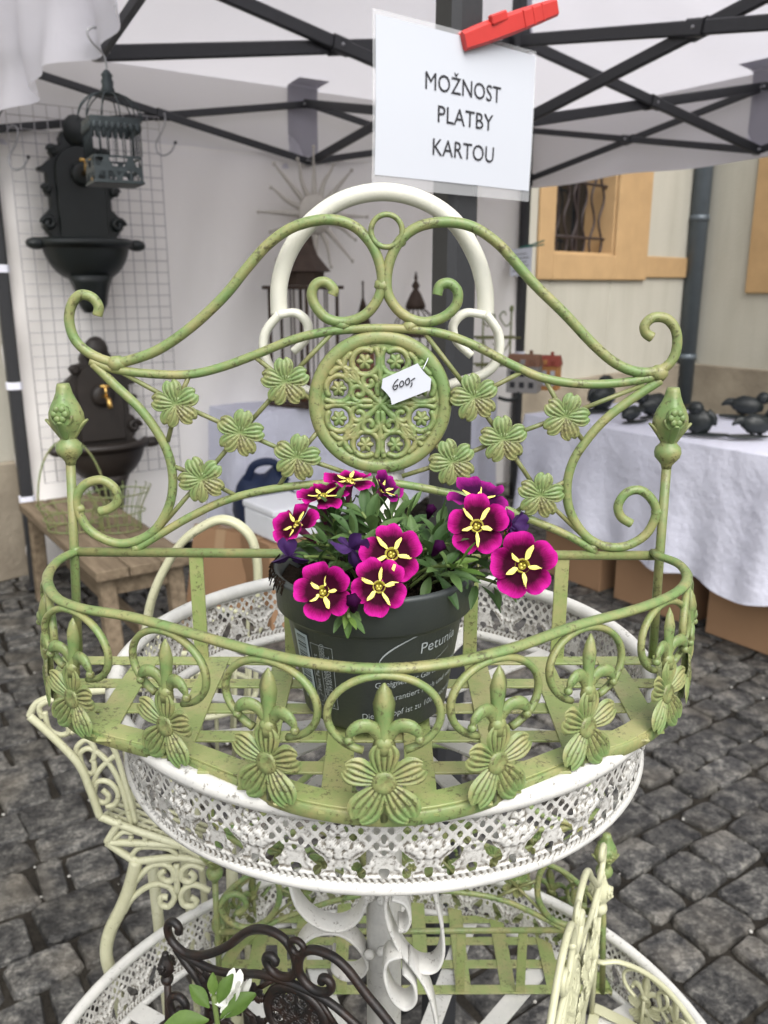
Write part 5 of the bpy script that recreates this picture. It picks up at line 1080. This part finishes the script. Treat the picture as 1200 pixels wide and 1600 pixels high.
def bloom(px, py, Y, r, yaw, tilt, roll, pm=None, fold=0):
    """yaw: turned to the picture's right; tilt: turned upward from facing the viewer"""
    c = onY(px, py, Y); back = (CAMV - c).normalized(); right = Vector((0, 0, 1)).cross(back).normalized(); up = back.cross(right)
    nrm = (back * math.cos(R(tilt)) * math.cos(R(yaw)) + right * math.sin(R(yaw)) * math.cos(R(tilt)) + up * math.sin(R(tilt))).normalized()
    x = up.cross(nrm); x = x.normalized() if x.length > .05 else right.copy(); y = nrm.cross(x); M = frame(c - PO, x, y, nrm) @ Matrix.Rotation(R(roll), 4, 'Z') @ Matrix.Scale(r * (c - CAMV).length / FPX / .0185, 4)
    o = bpy.data.objects.new('bloom', d_tube); COL.objects.link(o); o.parent = plant; o.matrix_basis = M
    rr = random.Random(px * 7 + py)
    for k in range(5):
        q = bpy.data.objects.new('petal', PET[rr.randrange(5)]); COL.objects.link(q); q.parent = o; q.matrix_basis = Matrix.Rotation(k * 2 * math.pi / 5 + rr.uniform(-.05, .05), 4, 'Z') @ T((0, 0, .0004 * (k % 2)), (R(fold + rr.uniform(-13, 13)), rr.uniform(-.14, .14), 0), (rr.uniform(.98, 1.1), rr.uniform(.92, 1.06), 1))
        if pm: setmat(q, pm)
        q = bpy.data.objects.new('star_stripe', d_star); COL.objects.link(q); q.parent = o; q.matrix_basis = Matrix.Rotation((k + .5) * 2 * math.pi / 5, 4, 'Z') @ T((0, 0, .0002), (R(fold), 0, 0), (rr.uniform(.7, 1.15), rr.uniform(.75, 1.12), 1))
    q = bpy.data.objects.new('throat', d_thr); COL.objects.link(q); q.parent = o
    m = MB(); 
    for k in range(3): a = k * 2.1; v, f = sphere(.0006, 6, 5); m.add(v, f, T((.0011 * math.cos(a), .0011 * math.sin(a), .0004)))
    tag(m.build('stamens', M_YEL, o), kind='stuff')
    b = c - nrm * .018; root = PC + Vector(((c.x - PC.x) * .35, (c.y - PC.y) * .3, .088)); mid_ = b.lerp(root, .45) - nrm * .004 + Vector((0, 0, .004))
    m = MB(); m.add(*tube(cat([p - PO for p in (b, b - nrm * .006, mid_, root)], 5), .0009, 6)); m.build('stem', M_STEM, plant)
    for k in range(5):
        a = k * 1.257; e_ = (x * math.cos(a) + y * math.sin(a)); P = [b - PO, b + e_ * .0035 + nrm * .004 - PO, b + e_ * .0055 + nrm * .009 - PO]; m = MB(); m.add(*sweep(P, circ(.0011, 6, .4), ref=nrm, scale=[1, 1.1, .2])); m.build('sepal', M_STEM, o).matrix_parent_inverse = M.inverted()
    return o
bloom(505, 925, .452, 49, -8, 12, 20); bloom(592, 917, .458, 48, 10, 2, 30, None); bloom(612, 866, .470, 52, 4, 10, 6); bloom(745, 822, .492, 50, 2, 12, 4); bloom(816, 884, .482, 54, 8, 0, 12)
bloom(463, 822, .497, 44, -48, 34, 10, None, 4); bloom(503, 776, .520, 44, -14, 66, 0, None, 0); bloom(545, 752, .535, 42, 4, 66, 18); bloom(597, 768, .538, 36, 60, 40, 5, M_PETAL2, 24); bloom(748, 782, .525, 50, 18, 62, 20, M_PETAL2, 6); bloom(792, 838, .515, 44, 62, 20, 0, M_PETAL2, 20)
# wilted blooms and buds
def crumple(px, py, Y, r, mat, name, seed):
    c = onY(px, py, Y) - PO; rr = random.Random(seed); k = r * .5 / FPX; o = None
    for q in range(6):
        a = q * 1.05 + rr.uniform(-.3, .3); v, f = petal_grid(k * 1.7, k * .9, 6, 6, 2, k * .4, k * .18, .2, .3, k * .6); m = MB(); m.add(v, f); ob = m.build('shrivelled_petal' if o else name, mat, o if o else plant); M = T((0, 0, 0), (R(90 + rr.uniform(-50, 20)), rr.uniform(-.9, .9), 0)) @ Matrix.Rotation(a, 4, 'Z')
        if o is None: o = ob; ob.matrix_basis = T(c) @ M
        else: ob.matrix_basis = M
crumple(549, 856, .476, 20, M_WILT, 'wilted_bloom', 1); crumple(797, 820, .505, 18, M_WILT, 'wilted_bloom', 2); crumple(452, 868, .485, 18, M_WILT, 'wilted_bloom', 3)
for (px, py, Y, L, lean) in ((552, 944, .447, 22, 0), (683, 858, .47, 20, .4), (672, 800, .53, 18, .2)):
    c = onY(px, py, Y) - PO; k = L * .5 / FPX; m = MB()
    v, f = lathe([(.1, -1), (.22, -.7), (.3, -.2), (.42, .2), (.5, .5), (.36, .8), (.05, 1)], 10, lambda a, i: 1 + .14 * math.cos(5 * a)); m.add([(x * k, y * k, z * k) for x, y, z in v], f, T((0, 0, 0), (R(35), lean, 0))); m.build('bud', M_PETAL2 if px != 790 else M_YEL, plant, loc=c)
# leaves: small spoon shapes in whorls along the shoots
def leafmesh(L, w_, curl, seed):
    rr = random.Random(seed); v = []; f = []; n_ = 8
    for i in range(n_ + 1):
        t = i / n_; wd = w_ * math.sin(math.pi * (t * .93 + .035)) ** .85 * (.55 + .75 * t if t < .6 else 1.0); zc_ = curl * L * t * t * -1 + .12 * L * t
        for s in (-1, -.5, 0, .5, 1): v.append((s * wd, t * L, zc_ + abs(s) * wd * .35 - (.0003 if s == 0 else 0)))
    for i in range(n_):
        for j in range(4): a = i * 5 + j; f.append((a, a + 1, a + 6, a + 5))
    me = bpy.data.meshes.new('leaf'); me.from_pydata(v, [], f); me.polygons.foreach_set('use_smooth', [True] * len(me.polygons)); me.materials.append(M_LEAF); return me
LM = [leafmesh(.027, .0040, .25, 1), leafmesh(.022, .0045, .5, 2), leafmesh(.030, .0036, .05, 3), leafmesh(.018, .0038, .7, 4), leafmesh(.025, .0047, .3, 5)]
rl = random.Random(21)
def leaf(c, d, upv, sc=1.0, mat=None):
    d = d.normalized(); x = d.cross(upv); x = x.normalized() if x.length > 1e-3 else Vector((1, 0, 0)); z = x.cross(d); q = bpy.data.objects.new('leaf', rl.choice(LM)); COL.objects.link(q); q.parent = plant; q.matrix_basis = frame(c - PO, x, d, z) @ Matrix.Scale(sc, 4)
    if mat: setmat(q, mat)
def shoot(px, py, Y, n_, sc=1.0, spread=1.0, upness=.5, bright=False):
    c = onY(px, py, Y); root = PC + Vector((rl.uniform(-.02, .02) + (c.x - PC.x) * .4, rl.uniform(-.015, .02), .086)); ax = (c - root); Ls = ax.length; axn = ax.normalized() if Ls > 1e-4 else Vector((0, 0, 1))
    m = MB(); P = cat([p - PO for p in (root, root.lerp(c, .5) + Vector((0, 0, .006)), c)], 5); m.add(*tube(P, .0011, 6)); m.build('stem', M_STEM, plant)
    for k in range(n_):
        a = k * 2.4 + rl.uniform(-.3, .3); t = k / n_; b = c - axn * (.030 * (1 - t) ** 1.0) * min(1, Ls / .03); sd2 = axn.orthogonal().normalized(); o2 = axn.cross(sd2); e_ = sd2 * math.cos(a) + o2 * math.sin(a)
        d = e_ * spread * (1.15 - .75 * t) + axn * (.25 + .9 * t) + Vector((0, -.15, upness)) * .5; leaf(b, d, Vector((0, -.3, 1)), sc * (1.05 - .45 * t) * rl.uniform(.85, 1.15), M_LEAF2 if bright and t > .6 else None)
for a in ((520, 800, .515, 15, 1.15), (565, 800, .52, 15, 1.2, 1.1), (545, 830, .50, 12, 1.0), (610, 805, .53, 14, 1.2, 1.2), (635, 830, .52, 12, 1.1, 1.2), (500, 850, .50, 11, .9), (475, 870, .49, 9, .85), (690, 820, .52, 13, 1.1, 1.2), (700, 850, .495, 13, 1.1, 1.1), (722, 885, .470, 14, .95, 1.2, .2, True), (770, 850, .50, 11, 1.0), (800, 920, .49, 7, .9, .9, -.6), (545, 965, .446, 10, .75, .8, -.9, True), (560, 880, .485, 9, .8), (740, 860, .505, 9, .9), (825, 850, .51, 8, .8), (640, 790, .545, 10, 1.1, 1.3), (585, 775, .545, 8, 1.0)): shoot(*a)
# ================================================================== SMALL WHITE-FLOWERED PLANT IN THE LOWER BASKET
wp0 = onY(335, 1575, .545); sp2 = empty('young_plant', wp0, 'small bright green plant with white petals beside the rusty basket', 'plant'); so2 = Vector(wp0); rl2 = random.Random(8)
lm2 = leafmesh(.030, .0075, .3, 7); lm2.materials[0] = M_LEAF2
base = Vector((wp0.x, wp0.y, ZLF + .10)); m = MB(); m.add(*tube(cat([base - so2, (base - so2) * .5 + Vector((.004, 0, 0)), Vector((0, 0, .012))], 6), .0022, 7)); m.build('stem', M_STEM, sp2)
for (dx, dz, ax_, el, s_) in ((-.005, -.012, 200, 5, 1.25), (.004, -.01, 20, 35, 1.1), (-.004, .0, 150, 45, .8), (.003, .004, 40, 60, .85), (0, .012, 100, 80, .6), (.01, -.03, -20, 5, .9), (-.01, -.035, 220, 0, .9), (.0, -.02, 300, 10, 1.0), (-.002, -.03, 260, 20, 1.0)):
    d = Vector((math.cos(R(ax_)) * math.cos(R(el)), math.sin(R(ax_)) * math.cos(R(el)) * .6, math.sin(R(el)))); x = d.cross(Vector((0, -.5, 1))).normalized(); q = bpy.data.objects.new('leaf', lm2); COL.objects.link(q); q.parent = sp2; q.matrix_basis = frame(Vector((dx, 0, dz)), x, d, x.cross(d)) @ Matrix.Scale(s_, 4)
for k in range(9):
    v, f = petal_grid(.020, .007, 6, 6, 2, .003, .0006, .2, .3, .003); m = MB(); m.add(v, f); q = m.build('white_petal', M_WPET, sp2); q.matrix_basis = T((.014 + rl2.uniform(-.006, .006), .012, -.008 + rl2.uniform(-.012, .008)), (R(60 + rl2.uniform(-40, 40)), rl2.uniform(-.6, .6), k * .7))
m = MB(); v, f = lathe([(.030, 0), (.033, .004), (.042, .095), (.045, .097), (.045, .105), (.041, .105), (.038, .09), (.002, .085)], 24); m.add(v, f, T(Vector((base.x, base.y, ZLF + .002)) - so2)); m.build('nursery_pot', M_POT, sp2)
# ================================================================== CREAM WIRE PLANT STAND BEHIND, LEFT
cs0 = onZ(250, 1300, .78); cs = empty('wire_plant_stand', Vector((cs0.x, cs0.y, 0)), 'cream wrought-wire plant stand with curled legs behind the tray, left', 'plant stand'); co_ = Vector((cs0.x, cs0.y, 0)); CY = cs0.y
def cw(pts, r, name, Y=None, n=7, Z=None, ref=None):
    P = [(p if isinstance(p, Vector) else (onY(p[0], p[1], (p[2] if len(p) > 2 else (Y or CY))))) - co_ for p in pts]; m = MB(); m.add(*sweep(cat(P, n), circ(r, 8), ref=ref)); return m.build(name, M_CREAM, cs)
rw = .0042
cw([(46, 1119), (80, 1149), (122, 1193), (141, 1235), (156, 1276)], rw, 'gallery_rail', CY + .0); cw([(46, 1119), (58, 1099), (88, 1088), (150, 1080), (240, 1075)], rw, 'gallery_rail', CY + .08)
cw([(156, 1276), (210, 1297), (280, 1321), (330, 1345)], rw, 'tray_rail'); cw([(187, 1097), (196, 1170), (205, 1240), (212, 1290)], rw * .8, 'gallery_post', CY + .02)
for pts in (((70, 1112), (76, 1138), (92, 1148), (107, 1144), (104, 1128), (92, 1122)), ((66, 1122), (62, 1104), (84, 1094), (108, 1104), (116, 1124)), ((121, 1190), (120, 1168), (136, 1156), (148, 1170), (146, 1186)), ((127, 1192), (126, 1176), (142, 1170), (168, 1190), (190, 1230), (205, 1290)), ((127, 1192), (136, 1208), (146, 1206), (147, 1192), (142, 1186)), ((180, 1180), (156, 1202), (146, 1226), (150, 1248), (164, 1254), (170, 1244), (160, 1234)), ((147, 1240), (152, 1222), (170, 1222), (184, 1238), (180, 1256), (166, 1260)), ((112, 1145), (126, 1140), (160, 1150), (180, 1175), (200, 1240), (212, 1285))): cw(pts, rw * .72, 'gallery_scroll', CY + .01)
for k in range(7): cw([(165 + 17 * k, 1272 + 6 * k, CY + .015), (196 + 20 * k, 1250 + 7 * k, CY + .10)], rw * .6, 'tray_wire', n=1)
for k in range(5): cw([(166 + 8 * k, 1270 - 7 * k, CY + .02 + .018 * k), (300 + 8 * k, 1318 - 6 * k, CY + .02 + .018 * k)], rw * .6, 'tray_wire', n=1)
cw([(167, 1316), (182, 1292), (190, 1284)], rw, 'shelf_rail'); cw([(167, 1316), (230, 1318), (282, 1322), (330, 1340)], rw, 'shelf_rail'); cw([(167, 1316), (190, 1332), (212, 1346)], rw, 'shelf_rail')
cw([(212, 1346), (280, 1340), (340, 1350)], rw, 'shelf_rail')
for pts in (((178, 1312), (192, 1300), (208, 1302)), ((205, 1306), (206, 1316), (226, 1314), (224, 1300)), ((205, 1338), (220, 1324), (262, 1326), (276, 1338), (262, 1346), (222, 1346), (205, 1338))): cw(pts, rw * .7, 'shelf_scroll')
# curled leg, brackets and rear legs
cw([(213, 1345), (203, 1385), (190, 1418), (172, 1455), (166, 1490), (176, 1530), (190, 1580), (200, 1640), (205, 1700)], .0075, 'leg'); lg = onY(205, 1700, CY)
m = MB(); m.add(*sweep([lg - co_, Vector((lg.x - co_.x, lg.y - co_.y, .0))], circ(.0075, 8))); m.build('leg_foot', M_CREAM, cs)
for x0, x1, x2 in ((238, 252, 272), (362, 366, 372)):
    a, b = onY(x0, 1350, CY + .12), onY(x1, 1480, CY + .12); m = MB(); c = a + (b - a) * (a.z / max(.01, (a.z - b.z))); m.add(*sweep([a - co_, c - co_], circ(.0075, 8))); m.build('leg', M_CREAM, cs)
for pts in (((190, 1420), (206, 1386), (232, 1356), (256, 1350), (270, 1360), (270, 1374), (258, 1376), (250, 1366), (258, 1360)), ((193, 1426), (208, 1402), (236, 1383), (262, 1384), (273, 1400), (264, 1416), (251, 1412), (252, 1402), (262, 1402)), ((318, 1358), (300, 1351), (286, 1358), (284, 1372), (296, 1378), (304, 1370), (296, 1362)), ((328, 1392), (302, 1382), (284, 1394), (286, 1412), (300, 1416), (307, 1408), (298, 1402)), ((276, 1350), (277, 1394))): cw(pts, rw * .85, 'bracket_scroll')
# ------------------------------------------------------------------ cream basket with the arched handle, behind the tray
ah = onY(318, 880, 1.02); wb = empty('handled_basket', Vector((ah.x, 1.02, 0)), 'tall cream wire basket with arched handle behind the tray', 'basket'); wo = Vector((ah.x, 1.02, 0))
hp2 = [onY(x, y, 1.02) - wo for x, y in ((228, 985), (236, 940), (254, 895), (284, 848), (318, 822), (346, 812), (372, 820), (393, 842), (402, 880), (403, 930), (404, 985))]
for dy in (-.004, .004): m = MB(); m.add(*tube([p + Vector((0, dy, 0)) for p in cat(hp2, 7)], .0052, 8)); m.build('handle', M_CREAM, wb)
rbk = (hp2[-1].x - hp2[0].x) / 2; xc = (hp2[-1].x + hp2[0].x) / 2; zt_ = hp2[0].z
for z, k in ((zt_, 1), (zt_ - .09, .9), (zt_ - .18, .75)): m = MB(); m.add(*tube([(xc + rbk * k * math.cos(a), rbk * k * math.sin(a), z) for a in [2 * math.pi * q / 40 for q in range(40)]], .004, 7, closed=True)); m.build('hoop', M_CREAM, wb)
for q in range(16):
    a = 2 * math.pi * q / 16; m = MB(); m.add(*tube([(xc + rbk * k * math.cos(a), rbk * k * math.sin(a), z) for z, k in ((zt_, 1), (zt_ - .09, .9), (zt_ - .18, .75))], .0025, 5)); m.build('wire', M_CREAM, wb)
for q in range(4):
    a = q * 1.5708 + .7; m = MB(); m.add(*tube(cat([(xc + rbk * .75 * math.cos(a), rbk * .75 * math.sin(a), zt_ - .18), (xc + rbk * .6 * math.cos(a), rbk * .6 * math.sin(a), .35), (xc + rbk * 1.1 * math.cos(a), rbk * 1.1 * math.sin(a), 0)], 6), .005, 7)); m.build('leg', M_CREAM, wb)
